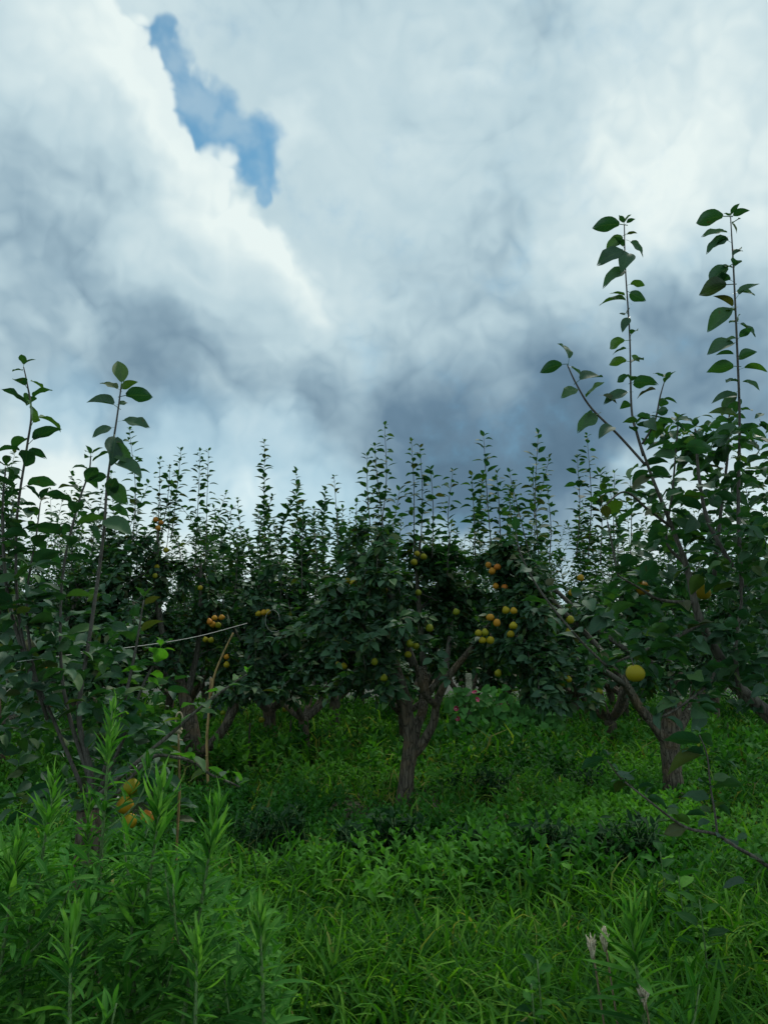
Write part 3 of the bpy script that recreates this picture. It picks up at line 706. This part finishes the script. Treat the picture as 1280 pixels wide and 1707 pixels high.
# ------------------------------------------------------------------ foreground pear trees
def twig_thing(tree, org, pts, Y, rad, dy=None, step=.042, size=.135, leaves=True, start=.06, el=(-25, 25), mat='pear_leaf', nm='branch', count=None, n=6, wood='limb'):
    path = px_path(pts, Y, n, dy); o = part(nm, tube(path, rad, 8, .05), org, tree, wood)
    if leaves:
        lm = leaf_meshes('hero', HERO, mat)
        p, d, nn, s = shoot_leaves(path, step, size, el, start)
        for i in range(len(p)): leaf_obj(lm, o, p[i], d[i], nn[i], s[i], origin=org)
        if count is not None: count[0] += len(p)
    return o, path
def pinned_leaf(tree, org, a, c, Y, roll=0.0, mat='pear_leaf', dy=0.0):
    """a leaf whose foot and tip are seen at a and c"""
    lm = leaf_meshes('hero', HERO, mat); A = at(*a, Y); B = at(*c, Y + dy); d = B - A
    A = A - d * .10
    return leaf_obj(lm, tree, A, d, np.array([math.sin(roll), rng.choice([-1.0, .9]), math.cos(roll) + .1]), np.linalg.norm(d) * 1.22, origin=org)
def fill_mass(tree, org, boxes, n, Yr, size, mat='pear_leaf', parts=0):
    """leaf spurs spread through the volumes a foreground crown occupies"""
    P, D, N, S = [], [], [], []; w = np.array([(x1 - x0) * (y1 - y0) for x0, x1, y0, y1 in boxes], float); w /= w.sum()
    for k in range(n):
        x0, x1, y0, y1 = boxes[rng.choice(len(boxes), p=w)]
        c = at(rng.uniform(x0, x1), rng.uniform(y0, y1), rng.uniform(*Yr)); m = 5
        P.append(c + rng.normal(0, .02, (m, 3))); D.append(rdir(m, -45, 25)); N.append(UP[None] * .8 + rng.normal(0, .45, (m, 3))); S.append(size * (.7 + .5 * rng.random(m)))
    P, D, N, S = map(np.concatenate, (P, D, N, S))
    lm = leaf_meshes('hero', HERO, mat); order = np.argsort(P[:, 1])
    for i in order[:parts]: leaf_obj(lm, tree, P[i], D[i], N[i], S[i], origin=org)
    i = order[parts:]
    if len(i): part('foliage', scatter(HERO, P[i], D[i], N[i], S[i], rng.random(len(i)) * .9), org, tree, mat, 'stuff')

# right foreground tree
YF = 3.3; org = at(1500, 1400, YF); org[2] = 0
rt = thing('pear_tree', org, 'close pear tree at right edge, bare limb leaning in and tall shoots against sky', 'tree')
part('trunk', tube(spline([org - [0, 0, .1], org + [-.05, 0, .5], at(1420, 1330, YF), at(1330, 1235, YF)], 6), [.11, .085, .07, .045], 14, .08), org, rt, 'bark')
cnt = [0]
twig_thing(rt, org, [(1330, 1235), (1240, 1155), (1205, 1105), (1165, 1030), (1145, 950), (1120, 880), (1088, 800), (1066, 738)], YF, [.040, .024, .020, .017, .013, .009, .007, .005], leaves=False, nm='limb')
SH_A = [(1072, 760), (1061, 722), (1052, 680), (1049, 560), (1042, 450), (1040, 375)]
SH_B = [(1236, 980), (1230, 860), (1232, 700), (1227, 560), (1222, 450), (1217, 362)]
so, _ = twig_thing(rt, org, SH_A, YF, [.007, .006, .004, .0035, .0025], step=.085, size=.105, count=cnt, nm='shoot', wood='shoot')
for a, c, ro in (((1041, 376), (992, 380), .2), ((1042, 374), (1057, 366), -.3), ((1041, 392), (1012, 416), .9), ((1045, 402), (1069, 426), -.6), ((1044, 420), (1000, 440), .5), ((1046, 425), (1036, 452), .3), ((1045, 455), (1008, 478), .5),
        ((1047, 486), (1073, 500), -.8), ((1048, 508), (1003, 509), .3), ((1049, 530), (1038, 552), 0), ((1049, 568), (1019, 580), .4), ((1050, 592), (1064, 602), -1), ((1050, 604), (1018, 608), .3), ((1050, 626), (1030, 636), .2), ((1051, 640), (1092, 640), .2), ((1051, 655), (1010, 672), .3)):
    pinned_leaf(so, org, a, c, YF, ro, dy=rng.normal(0, .03)); cnt[0] += 1
so, _ = twig_thing(rt, org, SH_B, YF, [.009, .008, .006, .005, .004, .0025], step=.075, size=.11, count=cnt, nm='shoot', wood='shoot')
for a, c, ro in (((1216, 362), (1165, 371), .2), ((1218, 362), (1246, 352), -.3), ((1216, 372), (1226, 388), -.5), ((1216, 392), (1173, 394), -.3), ((1216, 395), (1180, 420), .4), ((1219, 432), (1236, 420), -.4), ((1221, 440), (1185, 468), .6), ((1222, 450), (1200, 445), .3),
        ((1222, 475), (1170, 490), 0), ((1223, 490), (1255, 492), -.3), ((1225, 515), (1183, 550), .4), ((1226, 522), (1205, 520), 1), ((1227, 540), (1256, 560), -.3), ((1227, 575), (1183, 590), .3), ((1229, 568), (1208, 572), 0), ((1230, 600), (1258, 588), -.5),
        ((1230, 612), (1182, 620), .2), ((1231, 640), (1262, 650), 0), ((1231, 652), (1206, 684), -.5), ((1232, 665), (1190, 672), .3), ((1232, 700), (1185, 690), .2), ((1233, 715), (1190, 740), .2), ((1233, 720), (1275, 735), 0)):
    pinned_leaf(so, org, a, c, YF, ro, dy=rng.normal(0, .03)); cnt[0] += 1
so, _ = twig_thing(rt, org, [(1075, 775), (1030, 725), (985, 680), (960, 640), (945, 608)], YF, [.006, .005, .003], leaves=False, nm='shoot', wood='shoot')
for a, c, ro in (((945, 606), (930, 576), .8), ((943, 608), (904, 620), .3), ((947, 612), (968, 628), -.4), ((960, 640), (1000, 630), .2), ((963, 650), (938, 662), .3), ((975, 668), (1004, 640), .5), ((985, 680), (975, 700), .6), ((998, 690), (965, 718), .5), ((1000, 660), (1025, 672), -.3), ((1022, 715), (1000, 730), .2)):
    pinned_leaf(so, org, a, c, YF, ro, dy=rng.normal(0, .03)); cnt[0] += 1
twig_thing(rt, org, [(1070, 740), (1090, 705), (1100, 660), (1108, 632)], YF, [.005, .004, .002], count=cnt, size=.10, nm='shoot', wood='shoot')
twig_thing(rt, org, [(1220, 945), (1180, 870), (1165, 800), (1160, 740), (1158, 715)], YF - .1, [.010, .007, .004], count=cnt, nm='shoot', wood='shoot')
twig_thing(rt, org, [(1190, 960), (1200, 860), (1212, 760), (1215, 690)], YF + .2, [.010, .007, .004], count=cnt, nm='shoot', wood='shoot')
twig_thing(rt, org, [(1155, 1005), (1100, 1000), (1065, 980), (1030, 960)], YF, [.008, .006, .003], dy=[0, -.1, -.2, -.3], count=cnt, el=(-35, 30))
twig_thing(rt, org, [(1165, 1040), (1120, 1065), (1060, 1090), (1010, 1110)], YF, [.010, .007, .003], dy=[0, -.1, -.2, -.2], count=cnt, el=(-40, 30))
twig_thing(rt, org, [(1010, 1110), (960, 1060), (900, 985), (868, 925), (860, 890)], YF - .2, [.005, .004, .0025], count=cnt, step=.06, size=.12, nm='shoot', wood='shoot')
twig_thing(rt, org, [(1030, 960), (1018, 900), (1012, 870)], YF - .3, [.004, .003], count=cnt, step=.06, nm='shoot', wood='shoot')
twig_thing(rt, org, [(1200, 1100), (1180, 1140), (1130, 1180), (1090, 1200)], YF, [.010, .006, .003], dy=[0, -.15, -.25, -.3], count=cnt, el=(-50, 20))
twig_thing(rt, org, [(1230, 1145), (1225, 1080), (1235, 1000), (1230, 930)], YF - .15, [.010, .007, .003], count=cnt)
twig_thing(rt, org, [(1120, 880), (1080, 850), (1040, 820), (1000, 850)], YF, [.007, .005, .003], dy=[0, -.05, -.1, -.15], count=cnt, el=(-35, 20))
twig_thing(rt, org, [(1140, 940), (1110, 900), (1120, 820), (1130, 700)], YF + .15, [.008, .006, .003], count=cnt, nm='shoot', wood='shoot')
fill_mass(rt, org, [(1070, 1290, 690, 900), (1040, 1290, 880, 1100), (1150, 1300, 1080, 1180), (1180, 1300, 780, 1150), (980, 1110, 980, 1110)], 215, (YF - .28, YF + 1.1), .112, parts=max(0, 296 - cnt[0]))
add_pear(rt, org, at(1058, 1122, YF - .32), .072, .32, 'single yellow-green pear hanging clear in front of the leaves')
add_pear(rt, org, at(1070, 980, YF + .35), .075, .7); add_pear(rt, org, at(1122, 1071, YF + .3), .075, .55); add_pear(rt, org, at(1172, 987, YF + .4), .07, .45)
# its low branch reaching in over the grass
YW = 2.7
o1, _ = twig_thing(rt, org, [(1420, 1330), (1330, 1450), (1245, 1422), (1195, 1392), (1150, 1382), (1120, 1365), (1075, 1330), (1035, 1298), (1012, 1268)], YW, [.012, .007, .0055, .005, .004, .003, .002], dy=[YF - YW, .1, 0, 0, 0, 0, 0, 0, 0], step=.10, size=.085, start=.35)
for a, c, ro in (((1013, 1268), (972, 1280), .2), ((1010, 1262), (1004, 1250), .1), ((1016, 1275), (1030, 1286), -.2), ((1040, 1304), (1052, 1290), .3), ((1052, 1312), (1028, 1320), .2), ((1060, 1320), (1086, 1310), .2), ((1075, 1332), (1108, 1346), 1.2), ((1110, 1360), (1126, 1350), .2), ((1150, 1382), (1110, 1390), .6), ((1150, 1380), (1128, 1360), .2), ((1180, 1365), (1145, 1360), .2), ((1195, 1345), (1215, 1360), .3), ((1185, 1360), (1208, 1340), .2), ((1245, 1390), (1230, 1400), 0), ((1250, 1476), (1205, 1484), .2)):
    pinned_leaf(o1, org, a, c, YW, ro, dy=rng.normal(.03, .04)); cnt[0] += 1
o2, _ = twig_thing(rt, org, [(1195, 1392), (1190, 1350), (1183, 1310), (1178, 1260), (1165, 1225)], YW, [.004, .003, .002], step=.11, size=.08, nm='shoot', wood='shoot')
for a, c, ro in (((1175, 1245), (1112, 1235), .4), ((1178, 1262), (1140, 1254), .2), ((1180, 1262), (1118, 1290), .5), ((1184, 1300), (1168, 1306), .2), ((1184, 1302), (1215, 1296), .3), ((1186, 1320), (1230, 1310), .4), ((1166, 1225), (1185, 1242), .1), ((1188, 1335), (1140, 1328), .2)):
    pinned_leaf(o2, org, a, c, YW, ro, dy=rng.normal(.03, .04))

# left foreground tree
YG = 3.25; org = at(150, 1500, YG); org[2] = 0
lt = thing('pear_tree', org, 'close young pear tree at left edge among tall weeds, pale shoots rising', 'tree')
part('trunk', merge([tube(spline([org - [0, 0, .1], org + [0, 0, .3], at(150, 1350, YG)], 5), [.07, .06, .05], 12, .08)]), org, lt, 'bark')
cl = [0]
def lb(pts, rad, **k): return twig_thing(lt, org, pts, k.pop('Y', YG), rad, count=cl, **k)
lb([(150, 1350), (150, 1280), (132, 1190), (150, 1060), (172, 900), (180, 800), (195, 700), (203, 640)], [.016, .013, .011, .009, .0075, .006, .005, .004, .003], leaves=False, nm='shoot', wood='shoot')
so = lt
for a, c, ro in (((203, 645), (197, 606), .3), ((201, 652), (170, 640), .2), ((203, 650), (228, 638), -.2), ((202, 662), (250, 662), .1), ((197, 682), (150, 672), .1), ((196, 675), (212, 672), 1.0), ((200, 704), (245, 712), .1), ((191, 714), (158, 728), .4), ((190, 725), (186, 772), .9), ((188, 740), (218, 770), -.9), ((190, 775), (232, 795), .2),
        ((182, 795), (150, 800), .3), ((183, 800), (210, 838), -.6), ((176, 830), (192, 800), .2), ((176, 850), (213, 865), .1), ((170, 870), (215, 890), 0), ((165, 905), (150, 878), .3)):
    pinned_leaf(so, org, a, c, YG, ro, dy=rng.normal(0, .03)); cl[0] += 1
lb([(150, 1300), (115, 1190), (102, 1100), (105, 960), (128, 850), (148, 790), (152, 760)], [.010, .008, .006, .005, .004, .0025], step=.042, size=.155, nm='shoot', wood='shoot', start=.3)
lb([(140, 1320), (90, 1200), (58, 1120), (45, 1000), (60, 900), (68, 838)], [.009, .007, .006, .004, .0025], step=.042, size=.155, nm='shoot', wood='shoot', start=.3)
lb([(80, 1200), (35, 1050), (28, 880), (45, 750), (53, 690), (46, 640), (40, 612)], [.008, .006, .005, .004, .0025], step=.05, size=.155, nm='shoot', wood='shoot', start=.25)
lb([(60, 1150), (15, 1000), (5, 860), (10, 780)], [.010, .007, .003], step=.06, nm='shoot', wood='shoot', start=.3)
lb([(170, 1300), (205, 1180), (225, 1090), (240, 1000)], [.010, .008, .006, .003], step=.06, nm='shoot', wood='shoot', start=.3, el=(-30, 30))
lb([(165, 1320), (205, 1235), (240, 1140), (262, 1100), (268, 1080)], [.009, .007, .005, .003], step=.036, size=.125, mat='fresh_leaf', nm='shoot', wood='shoot', start=.35)
lb([(160, 1330), (230, 1270), (298, 1212), (340, 1175), (385, 1142), (412, 1124)], [.009, .008, .006, .005, .003], step=.055, size=.095, mat='fresh_leaf', start=.45, Y=YG - .25, el=(-30, 35))
lb([(190, 1330), (250, 1265), (290, 1262), (325, 1272), (350, 1290), (385, 1305), (400, 1312)], [.008, .006, .005, .003], step=.045, size=.11, mat='fresh_leaf', start=.4, Y=YG - .25, el=(-45, 20))
fill_mass(lt, org, [(40, 230, 990, 1130), (20, 230, 1080, 1360), (-20, 90, 930, 1250), (150, 290, 1150, 1380)], 165, (YG - .22, YG + .9), .108, parts=max(0, 296 - cl[0]))
for x, y, s_, h in ((219, 1311, .064, .3), (209, 1341, .064, .6), (246, 1362, .054, .85), (217, 1368, .056, .5), (80, 1117, .06, .9), (88, 1168, .06, .9)):
    add_pear(lt, org, at(x, y, YG - .26 if y > 1200 else YG + .5), s_, h)

for a, c in (((225, 1285), (190, 1300)), ((228, 1285), (255, 1325)), ((240, 1300), (262, 1345)), ((200, 1320), (178, 1350)), ((235, 1345), (275, 1340)), ((232, 1335), (250, 1300)), ((205, 1360), (180, 1390)), ((255, 1370), (290, 1390))):
    pinned_leaf(lt, org, a, c, YG - .30, rng.normal(0, .4), dy=rng.normal(0, .03))
# ------------------------------------------------------------------ small things
def lone(name, path, rad, mat, label, cat, sides=7, group=None):
    p = np.asarray(path); o0 = p[0].copy(); v, f = tube(p, rad, sides, .03)
    return tag(obj(name, mesh_np(name, v - o0, f, None, mat), None, o0), label, cat, group)
def stake(pts, Y, rad, label, mat='stake', nm='stake'):
    p = px_path(pts, Y, 4); p[0][2] = min(p[0][2], -.05); t = thing(nm, (p[0][0], p[0][1], 0), label, 'stake'); org = (p[0][0], p[0][1], 0)
    part('pole', tube(p, rad, 8, .03), org, t, mat); return t, org, p
t, og, p = stake([(348, 1326), (345, 1240), (349, 1180), (352, 1130)], 8.9, [.017, .016, .014], 'straight tan bamboo cane standing in the grass right of the left tree', 'bamboo', 'bamboo_stake')
part('upper_cane', tube(px_path([(352, 1160), (358, 1125), (372, 1090), (389, 1055)], 8.85, 4), [.014, .010], 7, .03), og, t, 'bamboo')
for k in range(3, len(p) - 1, 3): part('cane_joint', tube(np.array([p[k] - [0, 0, .006], p[k] + [0, 0, .006]]), [.020, .020], 8), og, t, 'bamboo')
stake([(416, 1288), (415, 1245), (417, 1205)], 11.0, [.014, .013], 'thin dark stake left of a second one, below the dark boughs')
stake([(484, 1272), (484, 1235), (485, 1200)], 12.1, [.014, .013], 'thin dark stake nearest the middle trunk, propping the low boughs')
stake([(1213, 1258), (1213, 1232), (1212, 1205)], 13.2, [.016, .014], 'thin dark stake in the weeds at the far right edge')
stake([(300, 1330), (299, 1280), (298, 1222)], YG - .14, [.005, .004], 'slim cane under the twine loop at left', 'bamboo')
# twine loop, knot and tail on the left tree's twig
k0 = at(298, 1218, YG - .16); t = thing('twine_tie', k0, 'tan twine tied in an upright loop round a bare twig', 'twine')
th = np.linspace(-.5 * math.pi + .15, 1.5 * math.pi - .15, 16); lp = np.stack([np.cos(th) * .013, np.sin(th * 2) * .004, .036 + np.sin(th) * .034], 1)
part('loop', tube(lp, [.0035, .0035], 6), (0, 0, 0), t, 'twine')
part('knot', merge([tube(np.array([[-.014, 0, -.008], [0, .008, .002], [.012, 0, .006]]), [.006, .009, .006], 7), tube(np.array([[.012, -.004, -.010], [0, -.010, 0], [-.010, 0, .008]]), [.006, .008, .006], 7)]), (0, 0, 0), t, 'twine')
part('tail', tube(spline([(0, -.006, -.004), (.004, -.01, -.03), (.02, -.006, -.036)], 4), [.003, .002], 5), (0, 0, 0), t, 'twine')
A, B = at(30, 1103, YG - .2), at(412, 1039, 8.7); mid = (A + B) / 2 - [0, 0, .04]
lone('twine_line', spline([A, mid, B], 8), [.0016, .0034], 'white_twine', 'pale twine stretched taut across the left trees', 'twine', 5)
A2, B2 = at(75, 1080, YG + .3), at(190, 1083, YG + .9)
lone('twine_line', spline([A2, (A2 + B2) / 2 - [0, 0, .015], B2], 5), [.002, .002], 'white_twine', 'short pale twine hanging slack behind the left shoots', 'twine', 5)
c0 = at(452, 1035, YL - 1.55); th = np.linspace(0, 5.2, 14)
lone('twine_line', c0 + np.stack([np.cos(th) * .10 + th * .01, th * 0, np.sin(th) * .13], 1), [.0022, .0018], 'white_twine', 'loose curl of pale twine hanging on leaves left of centre', 'twine', 5)

# concrete post with morning glory
YP = 13.4; pb = at(783, 1240, YP); pb[2] = 0; w = .055; hgt = at(783, 1122, YP)[2]
bmv = [(sx * w * k, sy * w * k, z) for z, k in ((-.2, 1.0), (hgt - .02, .95), (hgt, .8)) for sx, sy in ((-1, -1), (1, -1), (1, 1), (-1, 1))]
bmf = [(a + 4 * i, (a + 1) % 4 + 4 * i, (a + 1) % 4 + 4 * (i + 1), a + 4 * (i + 1)) for i in range(2) for a in range(4)] + [(8, 9, 10, 11)]
pst = thing('concrete_post', pb, 'pale concrete post standing among flowering vines beyond the middle tree', 'post')
obj('shaft', mesh_np('shaft', bmv, bmf, None, 'concrete', smooth=False, quads=True), pst)
for z in (hgt * .35, hgt * .65, hgt * .92):
    part('wire_band', tube(np.array([[math.cos(a) * .082, math.sin(a) * .082, z] for a in np.linspace(0, 6.28, 13)]), [.004, .004], 5), (0, 0, 0), pst, 'stake')
def flower(parent, p):
    n = 10; V = [(0, 0, -.05)] + [(math.cos(a) * .012, math.sin(a) * .012, -.02) for a in np.arange(n) * 2 * math.pi / n] + [(math.cos(a) * .042 * (1 + .08 * (k % 2)), math.sin(a) * .042 * (1 + .08 * (k % 2)), .012) for k, a in enumerate(np.arange(n) * 2 * math.pi / n)]
    F = [(0, 1 + (j + 1) % n, 1 + j) for j in range(n)]
    for j in range(n): a, b = 1 + j, 1 + (j + 1) % n; F += [(a, b, b + n), (a, b + n, a + n)]
    o = obj('flower', mesh_np('flower', V, F, None, 'petal'), parent, p); o.rotation_euler = (1.3 + rng.normal(0, .25), rng.normal(0, .3), rng.normal(0, .3))
    th_ = obj('throat', mesh_np('throat', [(math.cos(a) * .010, math.sin(a) * .010, -.012) for a in np.arange(8) * math.pi / 4] + [(0, 0, -.016)], [(k, (k + 1) % 8, 8) for k in range(8)], None, 'throat'), o)
    return o
def vine(px0, px1, py0, py1, Y, n, flowers, label):
    base = at((px0 + px1) / 2, py1, Y); base[2] = 0; t = thing('morning_glory_vine', base, label, 'vine', 'flowering vines by the post')
    for k in range(9):
        x = rng.uniform(px0, px1); path = spline([at(x, py1 + 25, Y), at(x + rng.normal(0, 12), (py0 + py1) / 2, Y - .1), at(x + rng.normal(0, 18), rng.uniform(py0, (py0 + py1) / 2), Y + rng.normal(0, .15))], 5)
        part('stem', tube(path, [.006, .003], 4), base, t, 'green_stem')
    lm = leaf_meshes('heart', HEART, 'vine_leaf')
    for k in range(n):
        p = at(rng.uniform(px0, px1), py0 + (py1 - py0) * rng.random() ** .7, Y + rng.normal(0, .2)); d = rdir(1, -60, -5)[0]
        leaf_obj(lm, t, p, d, np.array([rng.normal(0, .4), -.9, .7]), .12 + .07 * rng.random(), origin=base)
    for (x, y) in flowers: flower(t, at(x, y, Y - .35) - base)
vine(748, 842, 1146, 1218, 13.3, 230, [(791, 1154), (795, 1166), (760, 1181), (762, 1198)], 'morning glory vine with pink flowers climbing round the concrete post')
vine(850, 940, 1160, 1215, 13.6, 200, [(871, 1169), (835, 1170)], 'morning glory vine with few flowers trailing right of the post')

# dark narrow-leaved weed clumps
def clump(px, py, label, h=.34, n=26, Yo=None, wpx=60):
    Y = CAMZ * FPX / (py - HOR) if Yo is None else Yo
    base = np.array([(px - CX) / FPX * Y, Y, 0]); t = thing('weed_clump', base, label, 'weed', 'dark weed clumps in the groundcover')
    wr = wpx / FPX * Y * .5; st, P, D, N, S = [], [], [], [], []
    for k in range(n):
        a = rng.random() * 6.28; r = wr * rng.random() ** .6; s = np.array([math.cos(a) * r, math.sin(a) * r * .7, 0]); hh = h * rng.uniform(.7, 1.1)
        pa = spline([s, s + [rng.normal(0, .03), rng.normal(0, .03), hh * .5], s + [rng.normal(0, .06), rng.normal(0, .06), hh]], 3); st.append(tube(pa, [.004, .002], 4))
        m = 16; u = np.linspace(.2, 1, m) * (len(pa) - 1); pts = np.stack([np.interp(u, np.arange(len(pa)), pa[:, c]) for c in range(3)], 1)
        P.append(pts); D.append(rdir(m, -10, 60)); N.append(UP[None] + rng.normal(0, .35, (m, 3))); S.append(.055 + .05 * rng.random(m))
    part('stems', merge(st), (0, 0, 0), t, 'green_stem', 'stuff')
    P, D, N, S = map(np.concatenate, (P, D, N, S)); part('foliage', scatter(LANCE, P, D, N, S, rng.random(len(P)), np.full(len(P), 2.0)), (0, 0, 0), t, 'dark_herb', 'stuff')
for px, py, w_, h_, lb_ in ((465, 1420, 95, .36, 'broad dark weed clump left of centre in the groundcover'), (590, 1440, 60, .3, 'small dark weed clump second from the left in the groundcover'), (660, 1430, 60, .34, 'dark weed clump just below the middle trunk'),
        (770, 1435, 60, .28, 'low dark weed clump right of the middle trunk'), (885, 1450, 70, .36, 'tall dark weed clump between the two nearest trunks'), (1030, 1465, 75, .40, 'upright dark weed clump before the stout trunk'), (960, 1445, 50, .30, 'small dark weed clump behind the upright one'),
        (800, 1330, 80, .3, 'dark weed clump in the shade right of the middle trunk'), (950, 1330, 80, .3, 'dark weed clump in the shade left of the stout trunk')):
    clump(px, py, lb_, h_ * 1.2, 40, None, w_ * 1.15)

# horseweed plants in the near left corner and lower right
HW = leaf_meshes('lance', LANCE, 'horseweed'); HWY = leaf_meshes('lance_narrow', NARROW, 'young_horseweed')
def horseweed(px, py, Y, label, h_up=1.0, nleaf=90, size=.115, branch=2, group='horseweed plants in the foreground'):
    top = at(px, py, Y); base = np.array([top[0] + rng.normal(0, .12), Y + rng.normal(0, .08), 0]); t = thing('horseweed_plant', base, label, 'weed', group)
    H = top[2]; tr = top - base
    pa = spline([np.zeros(3), tr * .5 + [rng.normal(0, .015), rng.normal(0, .015), 0], tr], 6); part('stem', tube(pa, [.009, .007, .003], 7), (0, 0, 0), t, 'green_stem')
    z0 = max(.12, .30 * H); a = rng.random() * 6
    for k in range(nleaf):
        u = (k / nleaf) ** .8; z = z0 + (H - z0) * u; s = z / H; p = np.array([np.interp(s * (len(pa) - 1), np.arange(len(pa)), pa[:, c]) for c in range(3)])
        a += 2.4 + rng.normal(0, .2); near_top = max(0, (u - .72) / .28); e = R(-14 + 36 * u + 44 * near_top + rng.normal(0, 15))
        leaf_obj(HW, t, p, (math.cos(a) * math.cos(e), math.sin(a) * math.cos(e), math.sin(e)), (rng.normal(0, .3), rng.normal(0, .3), 1), size * (.5 + .75 * rng.random()) * (1 - .45 * near_top))
    for k in range(26):
        a += 2.4 + rng.normal(0, .2); e = R(46 + 38 * (k / 26) + rng.normal(0, 11)); p = tr * (1 - .13 * (1 - k / 26))
        leaf_obj(HWY, t, p, (math.cos(a) * math.cos(e), math.sin(a) * math.cos(e), math.sin(e)), (rng.normal(0, .15), rng.normal(0, .15), 1), size * (.95 - .30 * k / 26) * (.6 + .6 * rng.random()))
    for bnum in range(branch):
        u = rng.uniform(.45, .75); s = np.array([np.interp(u * (len(pa) - 1), np.arange(len(pa)), pa[:, c]) for c in range(3)]); a2 = rng.random() * 6.28; ln = rng.uniform(.15, .28)
        e = s + [math.cos(a2) * ln * .7, math.sin(a2) * ln * .7, ln]; bp = spline([s, (s + e) / 2 + [math.cos(a2) * .03, math.sin(a2) * .03, -.02], e], 3); part('side_stem', tube(bp, [.004, .002], 5), (0, 0, 0), t, 'green_stem')
        for k in range(16):
            v = k / 16; p = s + (e - s) * (.2 + .8 * v); a += 2.4; el = R(10 + 60 * v); leaf_obj(HW, t, p, (math.cos(a) * math.cos(el), math.sin(a) * math.cos(el), math.sin(el)), (0, 0, 1), size * .6 * (.8 + .4 * rng.random()))
for a in ((187, 1185, 2.55, 'tallest horseweed rising before the left tree'), (92, 1300, 2.3, 'bright horseweed top at the left edge beside the tallest'), (150, 1330, 2.6, 'slender horseweed just below the left pears', 1.0, 70, .09),
          (272, 1312, 2.25, 'horseweed with wide open top right of the left pears', 1.0, 90, .13), (362, 1345, 2.2, 'horseweed with upright narrow top, right of the wide one', 1.0, 90, .12), (432, 1520, 2.1, 'short pale-topped horseweed nearest the middle grass', 1.0, 70, .11),
          (225, 1470, 2.2, 'short horseweed low between taller ones at left', 1.0, 70, .10), (30, 1405, 2.2, 'horseweed half out of frame at the lower left', 1.0, 80, .115), (330, 1560, 2.0, 'low horseweed at the bottom below the narrow one', 1.0, 60, .11), (120, 1540, 2.0, 'low horseweed at the bottom left corner', 1.0, 60, .11),
          (1048, 1525, 2.05, 'single horseweed at lower right beside dried stems', 1.0, 110, .13)):
    horseweed(*a)
# undergrowth of the same weed
nU = 4200; px_ = rng.uniform(-40, 470, nU); py_ = 1420 + 330 * rng.random(nU) ** .8 + np.clip(px_ - 330, 0, 200) * .9; Yu = rng.uniform(2.1, 3.1, nU)
P = np.array([at(x, y, Y) for x, y, Y in zip(px_, py_, Yu)]); k = P[:, 2] > .05; P = P[k]; nU = len(P)
cl_ = scatter(LANCE, P, rdir(nU, -15, 55), UP[None] + rng.normal(0, .3, (nU, 3)), .035 + .06 * rng.random(nU), rng.random(nU), 1.0 + .9 * rng.random(nU))
tag(obj('weed_undergrowth', mesh_np('weed_undergrowth', *cl_, 'horseweed')), 'tangled narrow-leaved undergrowth filling the lower left corner', 'weeds', kind='stuff')

# dried weed stems with pale heads, lower right
def dried(px, py, Y, label, hpx=60):
    top = at(px, py, Y); base = np.array([top[0] + .04, Y, 0]); t = thing('dried_weed', base, label, 'weed', 'dried weed stems lower right'); tr = top - base
    pa = spline([np.zeros(3), tr * .5 + [.02, 0, 0], tr], 6); part('stem', tube(pa, [.004, .003, .0022], 6), (0, 0, 0), t, 'dry_stem')
    for k in range(34):
        a = k * 2.4; e = R(62 + 26 * rng.random()); z = rng.uniform(.01, .045); p = tr - [0, 0, z]; ln = .020 + .018 * rng.random()
        d = np.array([math.cos(a) * math.cos(e), math.sin(a) * math.cos(e), math.sin(e)]); part('bract', tube(np.array([p, p + d * ln * .5, p + d * ln]), [.0015, .0035, .0008], 5), (0, 0, 0), t, 'seed_head')
dried(986, 1572, 2.1, 'dried weed with pale split head, left of the two stems'); dried(1006, 1556, 2.15, 'taller dried weed with slim pale head beside the horseweed'); dried(1072, 1650, 2.0, 'dried weed with white head low at the bottom right')

# broad-leaved single plants
BW = leaf_meshes('med', HERO, 'fresh_leaf')
HB = leaf_meshes('herbbig', HERO, 'herb')
def broad(px, py, Y, label, n=9, size=.12):
    top = at(px, py, Y); base = np.array([top[0], Y, 0.0]); H = max(.12, top[2]); t = thing('broadleaf_weed', base, label, 'weed', 'single broadleaf weeds')
    part('stem', tube(spline([(0, 0, 0), (.01, 0, H * .5), (0, 0, H)], 4), [.005, .003], 6), (0, 0, 0), t, 'green_stem')
    for k in range(n):
        u = .35 + .65 * k / n; a = k * 2.4 + rng.normal(0, .2); e = R(-15 + 45 * u); leaf_obj(HB, t, np.array([0, 0, H * u]), (math.cos(a) * math.cos(e), math.sin(a) * math.cos(e), math.sin(e)), (0, -.2, 1), size * (.8 + .4 * rng.random()))
for a in ((952, 1440, 5.0, 'blue-green broadleaf weed at right between dark clumps', 8, .12), (928, 1405, 5.4, 'light green broadleaf weed behind the blue-green one', 9, .11), (1100, 1420, 4.6, 'bright yellow-green weed before the stout trunk', 12, .12), (1130, 1460, 4.2, 'shaded broadleaf weed under the low right branch', 11, .14),
          (895, 1600, 3.0, 'low broadleaf seedling near the bottom right of centre', 10, .09), (885, 1640, 2.9, 'smaller broadleaf seedling at the bottom edge', 8, .08), (1165, 1500, 3.6, 'broadleaf weed with rounded leaves near the right edge', 10, .13), (735, 1290, 8.3, 'nettle-like weed at the foot of the middle trunk', 12, .16), (700, 1322, 8.3, 'leafy sprout hugging the middle trunk base', 8, .14)):
    broad(*a)
